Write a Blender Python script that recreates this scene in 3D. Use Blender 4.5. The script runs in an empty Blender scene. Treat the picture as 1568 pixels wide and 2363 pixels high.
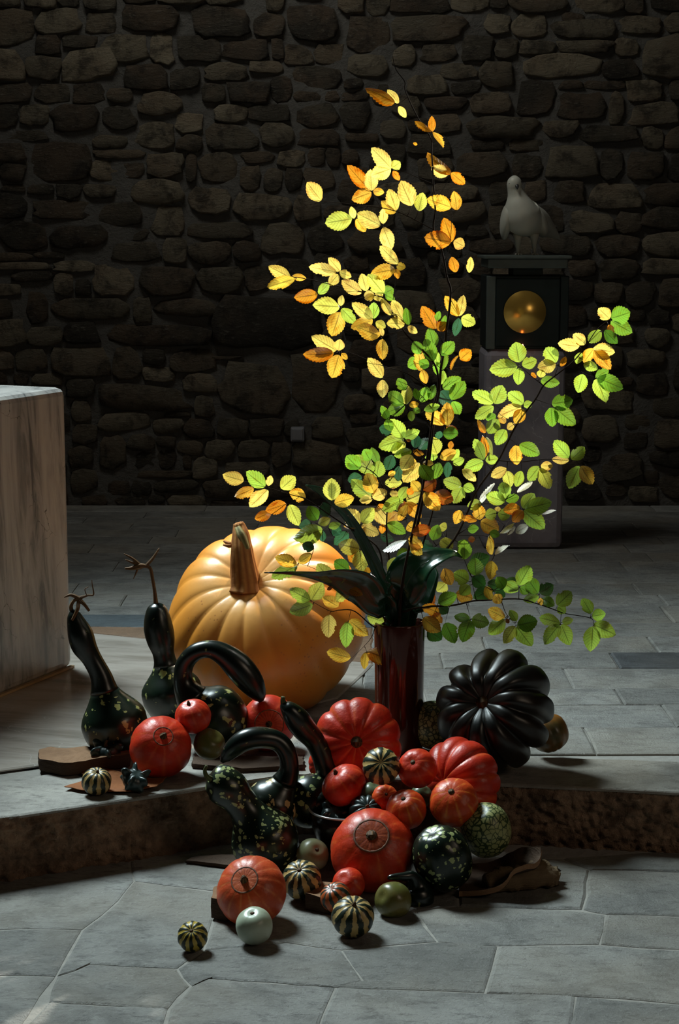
import bpy, math, random
import numpy as np
from mathutils import Vector, Matrix, noise as mnoise

random.seed(7)
SC = bpy.context.scene
COL = SC.collection

# ------------------------------------------------------------------ camera
FPX, CX, CY = 4000.0, 784.0, 1181.5
CAM_H = 1.65
PITCH = math.atan(641.0 / FPX)
cam_d = bpy.data.cameras.new('camera')
cam_d.sensor_fit = 'HORIZONTAL'
cam_d.sensor_width = 24.0
cam_d.lens = 24.0 * FPX / 1568.0
cam_d.clip_start = 0.05
cam_d.clip_end = 100
cam = bpy.data.objects.new('camera', cam_d)
cam.location = (0, 0, CAM_H)
cam.rotation_euler = (math.pi / 2 - PITCH, 0, 0)
COL.objects.link(cam)
SC.camera = cam

# ------------------------------------------------------------------ exposure, world, lights
SC.view_settings.view_transform = 'Standard'
SC.view_settings.look = 'None'
SC.view_settings.exposure = 0.0
SC.view_settings.gamma = 1.0
SC.view_settings.use_curve_mapping = False

wld = bpy.data.worlds.new('world')
SC.world = wld
wld.use_nodes = True
wld.node_tree.nodes['Background'].inputs[0].default_value = (0.55, 0.62, 0.75, 1)
wld.node_tree.nodes['Background'].inputs[1].default_value = 0.004

def lamp(name, kind, loc, target, energy, color, **kw):
    d = bpy.data.lights.new(name, kind)
    d.energy = energy
    d.color = color
    for k, v in kw.items():
        setattr(d, k, v)
    o = bpy.data.objects.new(name, d)
    o.location = loc
    o.rotation_euler = (Vector(target) - Vector(loc)).to_track_quat('-Z', 'Y').to_euler()
    COL.objects.link(o)
    return o

# daylight from a deep window high on the left, falling across the steps
lamp('window_daylight', 'AREA', (-2.0, 6.7, 4.2), (0.35, 4.2, 0.0), 84, (0.80, 0.97, 1.0),
     shape='RECTANGLE', size=1.1, size_y=1.5, spread=math.radians(80))
# area light added high up so the rubble wall gets light from above
lamp('wall_fill_light', 'AREA', (-1.2, 7.3, 5.6), (0.5, 9.5, 2.0), 18, (0.97, 0.98, 0.90),
     shape='RECTANGLE', size=1.8, size_y=0.8, spread=math.radians(100))
# narrow shaft of sun through a slit window behind and to the right: it only meets the branches
lamp('sun_shaft', 'SPOT', (2.72, 9.1, 3.20), (0.13, 4.86, 1.38), 2500, (1.0, 0.96, 0.84),
     spot_size=math.radians(13.9), spot_blend=0.12, shadow_soft_size=0.03)
# warm beam falling on the large pumpkin from above
lamp('pumpkin_beam', 'SPOT', (1.2, 7.5, 4.0), (-0.22, 5.38, 0.46), 1500, (1.0, 0.87, 0.66),
     spot_size=math.radians(8.0), spot_blend=0.4, shadow_soft_size=0.03)
# weak warm fill, added from the right for the altar and step fronts
lamp('warm_fill_light', 'AREA', (3.2, 1.6, 2.6), (-0.9, 5.6, 0.6), 7, (1.0, 0.80, 0.60),
     shape='RECTANGLE', size=1.2, size_y=1.2, spread=math.radians(120))

# ------------------------------------------------------------------ projection helpers (pixel + distance -> place)
F_ = Vector((0, math.cos(PITCH), -math.sin(PITCH)))
U_ = Vector((0, math.sin(PITCH), math.cos(PITCH)))
R_ = Vector((1, 0, 0))
C_ = Vector((0, 0, CAM_H))
FLOOR, PLAT = 0.0, 0.17

def ray(px, py):
    return F_ + R_ * ((px - CX) / FPX) - U_ * ((py - CY) / FPX)
def at(px, py, Y):
    d = ray(px, py)
    return C_ + d * (Y / d.y)
def on(px, py, z):
    d = ray(px, py)
    return C_ + d * ((z - CAM_H) / d.z)
def mpp(p):                      # metres per pixel at a place
    return (p - C_).dot(F_) / FPX
def rest(cx, cy, hpx, ground):   # distance at which a thing of this height stands on the ground
    lo, hi = 2.0, 9.0
    for _ in range(50):
        m = (lo + hi) / 2
        p = at(cx, cy, m)
        if p.z - hpx * 0.5 * mpp(p) > ground:
            lo = m
        else:
            hi = m
    return lo

# ------------------------------------------------------------------ object helpers
def mesh_obj(name, verts, faces, mat=None, parent=None, uvs=None, smooth=True, matrix=None):
    me = bpy.data.meshes.new(name)
    me.from_pydata([tuple(v) for v in verts], [], faces)
    if uvs is not None:
        ul = me.uv_layers.new(name='UVMap')
        flat = np.array(uvs, dtype=np.float32).ravel()
        ul.data.foreach_set('uv', flat)
    if smooth:
        me.polygons.foreach_set('use_smooth', [True] * len(me.polygons))
    me.update()
    o = bpy.data.objects.new(name, me)
    if mat:
        me.materials.append(mat)
    COL.objects.link(o)
    if parent is not None:
        o.parent = parent
    if matrix is not None:
        o.matrix_local = matrix
    return o

def empty(name, loc, label, cat, group=None):
    o = bpy.data.objects.new(name, None)
    o.location = loc
    o.empty_display_size = 0.05
    COL.objects.link(o)
    tag(o, label, cat, group)
    return o

def tag(o, label, cat, group=None):
    o['label'] = label
    o['category'] = cat
    if group:
        o['group'] = group
    return o

def struct(o):
    o['kind'] = 'structure'
    return o

def box_vf(x0, x1, y0, y1, z0, z1):
    v = [(x0, y0, z0), (x1, y0, z0), (x1, y1, z0), (x0, y1, z0),
         (x0, y0, z1), (x1, y0, z1), (x1, y1, z1), (x0, y1, z1)]
    f = [(0, 3, 2, 1), (4, 5, 6, 7), (0, 1, 5, 4), (1, 2, 6, 5), (2, 3, 7, 6), (3, 0, 4, 7)]
    return v, f

def bevel(o, w, seg=2):
    m = o.modifiers.new('bevel', 'BEVEL')
    m.width = w
    m.segments = seg
    m.limit_method = 'ANGLE'
    return o

def catmull(P, n):
    P = [np.array(p, dtype=float) for p in P]
    Q = [2 * P[0] - P[1]] + P + [2 * P[-1] - P[-2]]
    out = []
    segs = len(P) - 1
    for i in range(n + 1):
        t = i / n * segs
        k = min(int(t), segs - 1)
        u = t - k
        p0, p1, p2, p3 = Q[k], Q[k + 1], Q[k + 2], Q[k + 3]
        out.append(0.5 * ((2 * p1) + (-p0 + p2) * u + (2 * p0 - 5 * p1 + 4 * p2 - p3) * u * u +
                          (-p0 + 3 * p1 - 3 * p2 + p3) * u ** 3))
    return out

def sweep(P, ring=8, caps=True, v0=0):
    """P: list of (x,y,z,r). Returns verts, faces, uvs (per loop)."""
    n = len(P)
    pos = [Vector(p[:3]) for p in P]
    rad = [p[3] for p in P]
    verts, faces, uvs = [], [], []
    T0 = (pos[1] - pos[0]).normalized()
    ref = Vector((0, 0, 1)) if abs(T0.z) < 0.9 else Vector((1, 0, 0))
    N = (ref - T0 * ref.dot(T0)).normalized()
    lens = [0.0]
    for i in range(n):
        a = pos[max(i - 1, 0)]
        b = pos[min(i + 1, n - 1)]
        T = (b - a)
        T = T.normalized() if T.length > 1e-9 else T0
        N = (N - T * N.dot(T))
        N = N.normalized() if N.length > 1e-6 else T.orthogonal().normalized()
        B = T.cross(N)
        if i:
            lens.append(lens[-1] + (pos[i] - pos[i - 1]).length)
        for j in range(ring):
            a_ = 2 * math.pi * j / ring
            verts.append(pos[i] + (N * math.cos(a_) + B * math.sin(a_)) * rad[i])
    L = max(lens[-1], 1e-6)
    for i in range(n - 1):
        for j in range(ring):
            k = (j + 1) % ring
            faces.append((v0 + i * ring + j, v0 + i * ring + k, v0 + (i + 1) * ring + k, v0 + (i + 1) * ring + j))
            u0, u1 = j / ring, (j + 1) / ring
            uvs += [(u0, lens[i] / L), (u1, lens[i] / L), (u1, lens[i + 1] / L), (u0, lens[i + 1] / L)]
    if caps:
        faces.append(tuple(v0 + j for j in reversed(range(ring))))
        uvs += [(j / ring, 0) for j in reversed(range(ring))]
        faces.append(tuple(v0 + (n - 1) * ring + j for j in range(ring)))
        uvs += [(j / ring, 1) for j in range(ring)]
    return verts, faces, uvs

def tubes_obj(name, tubes, mat, parent=None, ring=6, origin=None):
    V, Fc, UV = [], [], []
    for t in tubes:
        v, f, u = sweep(t, ring, True, len(V))
        if origin is not None:
            v = [a - origin for a in v]
        V += v
        Fc += f
        UV += u
    return mesh_obj(name, V, Fc, mat, parent, UV)

# ------------------------------------------------------------------ material helpers
class NT:
    def __init__(s, name):
        s.m = bpy.data.materials.new(name)
        s.m.use_nodes = True
        s.t = s.m.node_tree
        s.b = s.t.nodes['Principled BSDF']
        s.o = s.t.nodes['Material Output']
    def n(s, typ, ins=None, **props):
        nd = s.t.nodes.new(typ)
        for k, v in props.items():
            setattr(nd, k, v)
        for k, v in (ins or {}).items():
            s.set(nd.inputs[k], v)
        return nd
    def set(s, sock, v):
        if isinstance(v, bpy.types.NodeSocket):
            s.t.links.new(v, sock)
        elif isinstance(v, (tuple, list)) and len(v) == 3 and sock.type == 'RGBA':
            sock.default_value = (*v, 1)
        else:
            sock.default_value = v
    def math(s, op, a, b=0.0, c=0.0, clamp=False):
        nd = s.n('ShaderNodeMath', {0: a, 1: b, 2: c}, operation=op)
        nd.use_clamp = clamp
        return nd.outputs[0]
    def mix(s, f, a, b):
        nd = s.n('ShaderNodeMix', data_type='RGBA')
        s.set(nd.inputs[0], f)
        s.set(nd.inputs[6], a)
        s.set(nd.inputs[7], b)
        return nd.outputs[2]
    def ramp(s, fac, lo, hi):
        nd = s.n('ShaderNodeMapRange', {0: fac, 1: lo, 2: hi, 3: 0.0, 4: 1.0})
        nd.interpolation_type = 'SMOOTHSTEP'
        return nd.outputs[0]
    def obj(s):
        return s.n('ShaderNodeTexCoord').outputs['Object']
    def gen_world(s):
        return s.n('ShaderNodeNewGeometry').outputs['Position']
    def uv(s):
        sp = s.n('ShaderNodeSeparateXYZ', {0: s.n('ShaderNodeTexCoord').outputs['UV']})
        return sp.outputs[0], sp.outputs[1]
    def map(s, vec, scale=(1, 1, 1), rot=(0, 0, 0)):
        return s.n('ShaderNodeMapping', {'Vector': vec, 'Scale': scale, 'Rotation': rot}).outputs[0]
    def noise(s, vec, scale, detail=4.0, rough=0.55, dist=0.0):
        return s.n('ShaderNodeTexNoise', {'Vector': vec, 'Scale': scale, 'Detail': detail,
                                          'Roughness': rough, 'Distortion': dist}).outputs[0]
    def voro(s, vec, scale, feature='F1', rnd=1.0):
        nd = s.n('ShaderNodeTexVoronoi', feature=feature)
        s.set(nd.inputs['Vector'], vec)
        s.set(nd.inputs['Scale'], scale)
        s.set(nd.inputs['Randomness'], rnd)
        return nd
    def rand(s):
        return s.n('ShaderNodeObjectInfo').outputs['Random']
    def bump(s, h, strength=0.3, dist=0.01):
        nd = s.n('ShaderNodeBump', {'Height': h, 'Strength': strength, 'Distance': dist})
        s.t.links.new(nd.outputs[0], s.b.inputs['Normal'])
    def fin(s, col=None, rough=None, metal=None, spec=None, coat=None):
        if col is not None: s.set(s.b.inputs['Base Color'], col)
        if rough is not None: s.set(s.b.inputs['Roughness'], rough)
        if metal is not None: s.set(s.b.inputs['Metallic'], metal)
        if spec is not None: s.set(s.b.inputs['Specular IOR Level'], spec)
        if coat is not None:
            s.set(s.b.inputs['Coat Weight'], coat)
            s.set(s.b.inputs['Coat Roughness'], 0.2)
        return s.m

def addv(s, vec, n, amt):      # wobble a vector with noise
    a = s.n('ShaderNodeVectorMath', {0: n, 1: (-0.5, -0.5, -0.5)}, operation='ADD').outputs[0]
    b = s.n('ShaderNodeVectorMath', {0: a, 3: amt}, operation='SCALE').outputs[0]
    return s.n('ShaderNodeVectorMath', {0: vec, 1: b}, operation='ADD').outputs[0]

def m_wallstone():
    s = NT('rubble_stone'); p = s.gen_world(); r = s.rand()
    off = s.n('ShaderNodeVectorMath', {0: p, 1: s.n('ShaderNodeCombineXYZ', {0: s.math('MULTIPLY', r, 31.0), 1: 0.0, 2: s.math('MULTIPLY', r, 17.0)}).outputs[0]}, operation='ADD').outputs[0]
    n1 = s.noise(off, 9, 8, 0.7, 0.3); n2 = s.noise(s.map(off, (0.6, 1, 1.6)), 40, 6, 0.75); n3 = s.noise(off, 3.0, 3)
    w = s.n('ShaderNodeTexWhiteNoise', {1: r}, noise_dimensions='1D').outputs[0]
    c = s.mix(s.math('POWER', w, 1.4), (0.055, 0.048, 0.038), (0.30, 0.25, 0.175))
    c = s.mix(s.math('MULTIPLY', s.ramp(n3, 0.42, 0.62), 0.45), c, (0.17, 0.115, 0.075))
    c = s.mix(s.math('MULTIPLY', s.ramp(n1, 0.46, 0.66), 0.75), c, (0.028, 0.024, 0.020))
    c = s.mix(s.math('MULTIPLY', s.ramp(n2, 0.54, 0.70), 0.5), c, (0.24, 0.22, 0.18))
    s.bump(s.math('ADD', s.math('MULTIPLY', n1, 1.4), s.math('MULTIPLY', n2, 0.7)), 1.0, 0.045)
    return s.fin(c, 0.9, spec=0.15)
def m_mortar():
    s = NT('wall_mortar'); p = s.gen_world()
    n1 = s.noise(p, 6, 6, 0.6); n2 = s.noise(p, 60, 4, 0.7)
    c = s.mix(n1, (0.060, 0.056, 0.050), (0.115, 0.108, 0.098))
    s.bump(s.math('ADD', n1, s.math('MULTIPLY', n2, 0.3)), 0.8, 0.03)
    return s.fin(c, 0.95, spec=0.1)
def m_slab(name, a, b, rough=0.42, scale=(1, 1, 1), bump=0.5):
    s = NT(name); p = s.gen_world(); r = s.rand()
    # each slab has its own grain offset
    off = s.n('ShaderNodeVectorMath', {0: p, 1: s.n('ShaderNodeCombineXYZ', {0: s.math('MULTIPLY', r, 37.0), 1: s.math('MULTIPLY', r, 19.0), 2: 0.0}).outputs[0]}, operation='ADD').outputs[0]
    q = s.map(off, (scale[0], scale[1] * 1.0, scale[2]))
    n1 = s.noise(q, 6, 7, 0.65, 0.4); n2 = s.noise(s.map(q, (0.6, 1.4, 1)), 24, 9, 0.82); n3 = s.noise(q, 1.8, 3); n4 = s.noise(q, 150, 3, 0.7)
    c = s.mix(r, a, b)
    c = s.mix(s.math('MULTIPLY', s.ramp(n1, 0.40, 0.66), 0.65), c, tuple(v * 0.5 for v in a))
    c = s.mix(s.math('MULTIPLY', s.ramp(n2, 0.50, 0.62), 0.62), c, tuple(v * 0.30 for v in a))
    c = s.mix(s.math('MULTIPLY', s.ramp(n3, 0.4, 0.7), 0.4), c, (b[0] * 0.95, b[1] * 0.82, b[2] * 0.66))
    c = s.mix(s.math('MULTIPLY', s.ramp(n4, 0.58, 0.72), 0.35), c, tuple(min(1, v * 1.6) for v in b))
    pit = s.ramp(s.noise(q, 70, 4, 0.7), 0.34, 0.5)
    h = s.math('ADD', s.math('MULTIPLY', n2, 0.7), s.math('ADD', s.math('MULTIPLY', n1, 1.2), s.math('ADD', s.math('MULTIPLY', pit, 0.12), s.math('MULTIPLY', n4, 0.35))))
    s.bump(h, bump * 0.75, 0.010)
    rg = s.n('ShaderNodeMapRange', {0: n2, 1: 0.3, 2: 0.7, 3: rough - 0.12, 4: rough + 0.2}).outputs[0]
    return s.fin(c, rg, spec=0.55)
def m_rockface():
    s = NT('hewn_step_face'); p = s.gen_world()
    n1 = s.noise(p, 16, 6, 0.65); n2 = s.noise(p, 70, 5, 0.7)
    c = s.mix(s.ramp(n1, 0.3, 0.7), (0.16, 0.10, 0.065), (0.56, 0.37, 0.24))
    c = s.mix(s.math('MULTIPLY', n2, 0.5), c, (0.05, 0.035, 0.025))
    s.bump(s.math('ADD', n1, n2), 0.9, 0.02)
    return s.fin(c, 0.85, spec=0.2)
def m_marble(name, base, vein, dark, rough, scale, rot):
    s = NT(name); p = s.map(s.gen_world(), (1, 1, 1), rot)
    q = s.map(p, scale)
    n1 = s.noise(q, 1.6, 8, 0.6, 0.6)
    n2 = s.noise(q, 4.5, 7, 0.65, 0.8)
    c = s.mix(s.ramp(n1, 0.36, 0.66), base, dark)
    c = s.mix(s.math('MULTIPLY', s.ramp(n2, 0.42, 0.62), 0.6), c, base)
    v = s.voro(addv(s, s.map(p, (3, 3, 2.2)), s.n('ShaderNodeTexNoise', {'Vector': p, 'Scale': 6.0, 'Detail': 6.0}).outputs[1], 0.9), 2.4, 'DISTANCE_TO_EDGE').outputs[0]
    line = s.math('SUBTRACT', 1.0, s.ramp(v, 0.0, 0.012))
    line = s.math('MULTIPLY', line, s.ramp(s.noise(p, 5, 3), 0.5, 0.6))
    c = s.mix(s.math('MULTIPLY', line, 0.8), c, vein)
    return s.fin(c, rough, spec=0.5)
def m_plain(name, col, rough, metal=0.0, var=0.25, scale=20, bump=0.0):
    s = NT(name); p = s.gen_world()
    n = s.noise(p, scale, 5, 0.6)
    c = s.mix(n, tuple(v * (1 - var) for v in col), tuple(min(1, v * (1 + var)) for v in col))
    if bump: s.bump(n, bump, 0.01)
    return s.fin(c, rough, metal)
def m_wood(name, a, b, rough=0.75):
    s = NT(name); p = s.obj()
    n1 = s.noise(s.map(p, (8, 8, 50)), 3, 5, 0.6, 0.5); n2 = s.noise(p, 60, 5, 0.7)
    c = s.mix(n1, a, b)
    c = s.mix(s.math('MULTIPLY', n2, 0.4), c, tuple(v * 0.3 for v in a))
    s.bump(s.math('ADD', n1, n2), 0.7, 0.006)
    return s.fin(c, rough, spec=0.2)

def m_red(name, base, stripe, n, amt=0.45, dark=(0.25, 0.02, 0.01), rough=0.40, eye=0.0, eyecol=(0.30, 0.09, 0.03), fringe=0.0):
    s = NT(name); u, v = s.uv(); p = s.obj()
    nz = s.noise(p, 18, 4, 0.6)
    ang = s.math('ADD', s.math('MULTIPLY', u, 2 * math.pi * n), s.math('MULTIPLY', nz, 1.8))
    st = s.math('POWER', s.math('ADD', s.math('MULTIPLY', s.math('COSINE', ang), 0.5), 0.5), 9.0)
    st = s.math('MULTIPLY', st, s.ramp(s.noise(p, 30, 3), 0.3, 0.6))
    c = s.mix(s.ramp(nz, 0.3, 0.7), base, tuple(x * 0.72 for x in base))
    c = s.mix(s.math('MULTIPLY', st, amt), c, stripe)
    sp = s.math('SUBTRACT', 1.0, s.ramp(s.voro(p, 75).outputs[0], 0.06, 0.16))
    c = s.mix(s.math('MULTIPLY', sp, 0.25), c, stripe)
    bl = s.ramp(s.noise(p, 45, 3), 0.68, 0.76)
    c = s.mix(s.math('MULTIPLY', bl, 0.7), c, dark)
    if eye:
        rad = s.math('ADD', s.math('MULTIPLY', s.math('SINE', s.math('MULTIPLY', u, 2 * math.pi * 22)), 0.5), 0.5)
        rad = s.math('MULTIPLY', rad, s.ramp(s.noise(p, 70, 3), 0.3, 0.6))
        ins = s.math('SUBTRACT', 1.0, s.ramp(v, eye - 0.012, eye + 0.004))
        ec = s.mix(rad, eyecol, tuple(x * 0.3 for x in eyecol))
        c = s.mix(s.math('MULTIPLY', ins, 0.5), c, ec)
        if fringe:
            fe = s.math('SUBTRACT', 1.0, s.ramp(s.math('ADD', v, s.math('MULTIPLY', s.math('SUBTRACT', s.noise(p, 38, 4), 0.5), 0.10)), eye + 0.005, eye + fringe))
            c = s.mix(s.math('MULTIPLY', fe, 0.5), c, (0.035, 0.022, 0.012))
    s.bump(s.math('ADD', s.noise(p, 55, 3), s.math('MULTIPLY', nz, 1.5)), 0.22, 0.006)
    return s.fin(c, rough, spec=0.42)
def m_giant():
    s = NT('giant_pumpkin_skin'); u, v = s.uv(); p = s.obj()
    n1 = s.noise(p, 4, 4); n2 = s.noise(p, 70, 3, 0.6)
    c = s.mix(s.ramp(n1, 0.35, 0.7), (0.76, 0.28, 0.035), (0.68, 0.225, 0.022))
    c = s.mix(s.math('MULTIPLY', s.math('SUBTRACT', 1.0, s.ramp(v, 0.03, 0.30)), 0.65), c, (0.84, 0.50, 0.17))
    c = s.mix(s.math('MULTIPLY', s.ramp(v, 0.5, 0.72), 0.6), c, (0.60, 0.33, 0.06))
    sp = s.math('SUBTRACT', 1.0, s.ramp(s.voro(p, 60).outputs[0], 0.05, 0.24))
    sp = s.math('MULTIPLY', sp, s.ramp(s.noise(p, 5.5, 2), 0.42, 0.56))
    c = s.mix(s.math('MULTIPLY', sp, 0.75), c, (0.42, 0.12, 0.04))
    s.bump(s.math('ADD', n1, s.math('MULTIPLY', n2, 0.2)), 0.15, 0.01)
    return s.fin(c, 0.36, spec=0.5)
def m_patch(name, dark, patch, scale, thr=0.36, stretch=(1, 1, 1), rough=0.30, dens=0.45, wob=0.034):
    s = NT(name); p = s.obj()
    q = s.map(p, stretch)
    q = addv(s, q, s.n('ShaderNodeTexNoise', {'Vector': p, 'Scale': 60.0, 'Detail': 5.0}).outputs[1], wob)
    vd = s.voro(q, scale)
    d = vd.outputs[0]
    rnd = s.n('ShaderNodeSeparateXYZ', {0: vd.outputs[1]}).outputs[0]
    thr_n = s.math('MULTIPLY', s.math('SUBTRACT', rnd, 1 - dens, clamp=True), thr / dens * 1.3)
    f = s.math('LESS_THAN', d, thr_n)
    n = s.noise(p, 25, 3)
    dk = s.mix(n, dark, tuple(x * 1.7 for x in dark))
    c = s.mix(f, dk, patch)
    s.bump(s.math('ADD', s.noise(p, 30, 2), s.math('MULTIPLY', f, 0.3)), 0.1, 0.004)
    return s.fin(c, rough, spec=0.55)
def m_striped(name, dark, light, n, mid=None, bal=0.0):
    s = NT(name); u, v = s.uv(); p = s.obj()
    nz = s.noise(p, 55, 3, 0.6); nb = s.noise(p, 90, 3)
    ang = s.math('ADD', s.math('MULTIPLY', u, 2 * math.pi * n), s.math('MULTIPLY', s.math('SUBTRACT', nz, 0.5), 3.2))
    st = s.math('ADD', s.math('COSINE', ang), s.math('MULTIPLY', s.math('SUBTRACT', nb, 0.5), 2.6))
    f = s.ramp(st, -0.05 + bal, 0.25 + bal)
    lt = s.mix(nz, light, tuple(x * 0.75 for x in light))
    c = s.mix(f, dark, lt)
    return s.fin(c, 0.38, spec=0.45)
def m_melon(name, dark, light, scale):
    s = NT(name); p = s.obj()
    q = addv(s, p, s.n('ShaderNodeTexNoise', {'Vector': p, 'Scale': 60.0, 'Detail': 3.0}).outputs[1], 0.012)
    d = s.voro(q, scale, 'DISTANCE_TO_EDGE').outputs[0]
    f = s.ramp(s.math('ADD', d, s.math('MULTIPLY', s.math('SUBTRACT', s.noise(p, 22, 2), 0.5), 0.25)), 0.05, 0.13)
    c = s.mix(f, dark, s.mix(s.noise(p, 20, 2), light, tuple(x * 0.7 for x in light)))
    return s.fin(c, 0.4, spec=0.4)
def m_smooth(name, a, b, rough=0.35, scale=12, sp=None):
    s = NT(name); p = s.obj()
    c = s.mix(s.ramp(s.noise(p, scale, 4), 0.3, 0.7), a, b)
    if sp:
        d = s.math('SUBTRACT', 1.0, s.ramp(s.voro(p, 90).outputs[0], 0.06, 0.2))
        c = s.mix(s.math('MULTIPLY', d, 0.6), c, sp)
    s.bump(s.noise(p, 40, 3), 0.12, 0.004)
    return s.fin(c, rough, spec=0.5)
def m_stemcork(name, a, b, n=9):
    s = NT(name); u, v = s.uv(); p = s.obj()
    st = s.math('ADD', s.math('MULTIPLY', s.math('SINE', s.math('MULTIPLY', u, 2 * math.pi * n)), 0.5), 0.5)
    nz = s.noise(p, 45, 4)
    c = s.mix(s.math('MULTIPLY', st, nz), b, a)
    s.bump(s.math('ADD', st, nz), 0.5, 0.004)
    return s.fin(c, 0.7, spec=0.25)

def m_leaf():
    s = NT('beech_leaf'); u, v = s.uv(); p = s.obj()
    oc = s.n('ShaderNodeObjectInfo')
    col = oc.outputs['Color']
    au = s.math('ABSOLUTE', u)
    # side veins run forward from the midrib
    ph = s.math('MULTIPLY', s.math('SUBTRACT', v, s.math('MULTIPLY', au, 0.26)), 2 * math.pi * 8.5)
    sv = s.math('POWER', s.math('ADD', s.math('MULTIPLY', s.math('COSINE', ph), 0.5), 0.5), 14.0)
    mid = s.math('SUBTRACT', 1.0, s.ramp(au, 0.03, 0.09))
    vein = s.math('MAXIMUM', s.math('MULTIPLY', sv, 0.75), mid)
    nz = s.noise(s.n('ShaderNodeVectorMath', {0: s.n('ShaderNodeCombineXYZ', {0: u, 1: v, 2: s.math('MULTIPLY', oc.outputs['Random'], 50.0)}).outputs[0], 1: (1, 1, 1)}, operation='MULTIPLY').outputs[0], 2.6, 4, 0.6)
    edge = s.ramp(au, 0.5, 1.0)
    hs = s.n('ShaderNodeHueSaturation', {'Hue': 0.47, 'Saturation': 1.05, 'Value': 0.72, 'Fac': 1.0, 'Color': col}).outputs[0]
    c = s.mix(s.ramp(s.math('ADD', nz, s.math('MULTIPLY', edge, 0.12)), 0.48, 0.72), col, hs)
    spot = s.ramp(s.noise(s.n('ShaderNodeCombineXYZ', {0: u, 1: v, 2: s.math('MULTIPLY', oc.outputs['Random'], 90.0)}).outputs[0], 7, 2), 0.72, 0.77)
    c = s.mix(s.math('MULTIPLY', spot, 0.75), c, (0.16, 0.05, 0.01))
    c = s.mix(s.math('MULTIPLY', vein, 0.72), c, s.mix(0.86, c, (0.02, 0.02, 0.0)))
    dif = s.n('ShaderNodeBsdfDiffuse', {'Color': s.mix(0.45, c, (0.0, 0.0, 0.0))})
    tr = s.n('ShaderNodeBsdfTranslucent', {'Color': c})
    gl = s.n('ShaderNodeBsdfGlossy', {'Color': (1, 1, 1), 'Roughness': 0.32})
    bm = s.n('ShaderNodeBump', {'Height': s.math('ADD', sv, mid), 'Strength': 0.25, 'Distance': 0.002})
    s.t.links.new(bm.outputs[0], gl.inputs['Normal'])
    mx = s.n('ShaderNodeMixShader', {0: 0.66})
    s.t.links.new(dif.outputs[0], mx.inputs[1]); s.t.links.new(tr.outputs[0], mx.inputs[2])
    fr = s.n('ShaderNodeFresnel', {'IOR': 1.42})
    m2 = s.n('ShaderNodeMixShader', {0: fr.outputs[0]})
    s.t.links.new(mx.outputs[0], m2.inputs[1]); s.t.links.new(gl.outputs[0], m2.inputs[2])
    s.t.links.new(m2.outputs[0], s.o.inputs['Surface'])
    return s.m

M = {}
M['wstone'] = m_wallstone(); M['mortar'] = m_mortar()
M['slab'] = m_slab('floor_slab_stone', (0.20, 0.196, 0.182), (0.34, 0.335, 0.315), 0.36, (1, 1, 1), 1.1)
M['slabdark'] = m_slab('dark_slab_stone', (0.10, 0.105, 0.11), (0.12, 0.125, 0.13), 0.35)
M['slabblue'] = m_slab('blue_slab_stone', (0.10, 0.125, 0.145), (0.12, 0.145, 0.165), 0.32)
M['slabbrown'] = m_slab('brown_slab_stone', (0.19, 0.12, 0.075), (0.22, 0.14, 0.09), 0.5)
M['tread'] = m_slab('tread_stone', (0.27, 0.25, 0.22), (0.31, 0.29, 0.255), 0.55, (1, 1, 1), 0.7)
M['joint'] = m_plain('joint_mortar', (0.27, 0.255, 0.23), 0.9, 0, 0.3, 30, 0.5)
M['rock'] = m_rockface()
M['altar'] = m_marble('altar_marble', (0.42, 0.395, 0.37), (0.03, 0.028, 0.024), (0.12, 0.119, 0.12), 0.22, (5.5, 5.5, 0.55), (0, 0.12, 0))
M['predella'] = m_marble('polished_floor_marble', (0.44, 0.395, 0.35), (0.6, 0.57, 0.52), (0.26, 0.225, 0.19), 0.13, (0.8, 4.0, 1), (0, 0, 0.2))
M['pedestal'] = m_marble('pedestal_marble', (0.36, 0.335, 0.38), (0.6, 0.57, 0.62), (0.19, 0.18, 0.215), 0.3, (1.5, 1.5, 1.5), (0, 0.7, 0))
M['bronze'] = m_plain('patinated_bronze', (0.018, 0.028, 0.028), 0.5, 0.6, 0.4, 14, 0.1)
M['bronzelight'] = m_plain('weathered_bronze', (0.11, 0.135, 0.125), 0.55, 0.3, 0.3, 14, 0.1)
M['gold'] = m_plain('polished_gold', (0.95, 0.58, 0.12), 0.24, 0.72, 0.05, 8)
M['dove'] = m_plain('pale_bronze_dove', (0.62, 0.62, 0.54), 0.38, 0.0, 0.12, 9)
M['dovedark'] = m_plain('dove_beak', (0.05, 0.05, 0.05), 0.4)
M['vase'] = m_plain('red_brown_glaze', (0.075, 0.020, 0.012), 0.10, 0.25, 0.25, 6)
M['steel'] = m_plain('bowl_steel', (0.75, 0.76, 0.78), 0.22, 0.5, 0.05)
M['bowlin'] = m_plain('bowl_black_enamel', (0.012, 0.012, 0.014), 0.25)
M['greybox'] = m_plain('grey_plastic', (0.16, 0.16, 0.17), 0.5)
M['twig'] = m_plain('beech_twig', (0.022, 0.014, 0.009), 0.95, 0, 0.3, 60)
M['twig'].node_tree.nodes['Principled BSDF'].inputs['Specular IOR Level'].default_value = 0.05
M['leaf'] = m_leaf()
M['aspid'] = m_smooth('aspidistra_green', (0.006, 0.028, 0.013), (0.010, 0.042, 0.018), 0.22, 8)
M['bark'] = m_wood('bark', (0.20, 0.10, 0.05), (0.33, 0.19, 0.10))
M['barkdark'] = m_wood('bark_outside', (0.05, 0.03, 0.02), (0.10, 0.055, 0.03))
M['wood'] = m_wood('weathered_wood', (0.10, 0.065, 0.035), (0.26, 0.18, 0.10))
M['rust'] = m_wood('rust_brown_leaf', (0.22, 0.07, 0.02), (0.36, 0.13, 0.04))
M['giant'] = m_giant()
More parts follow.
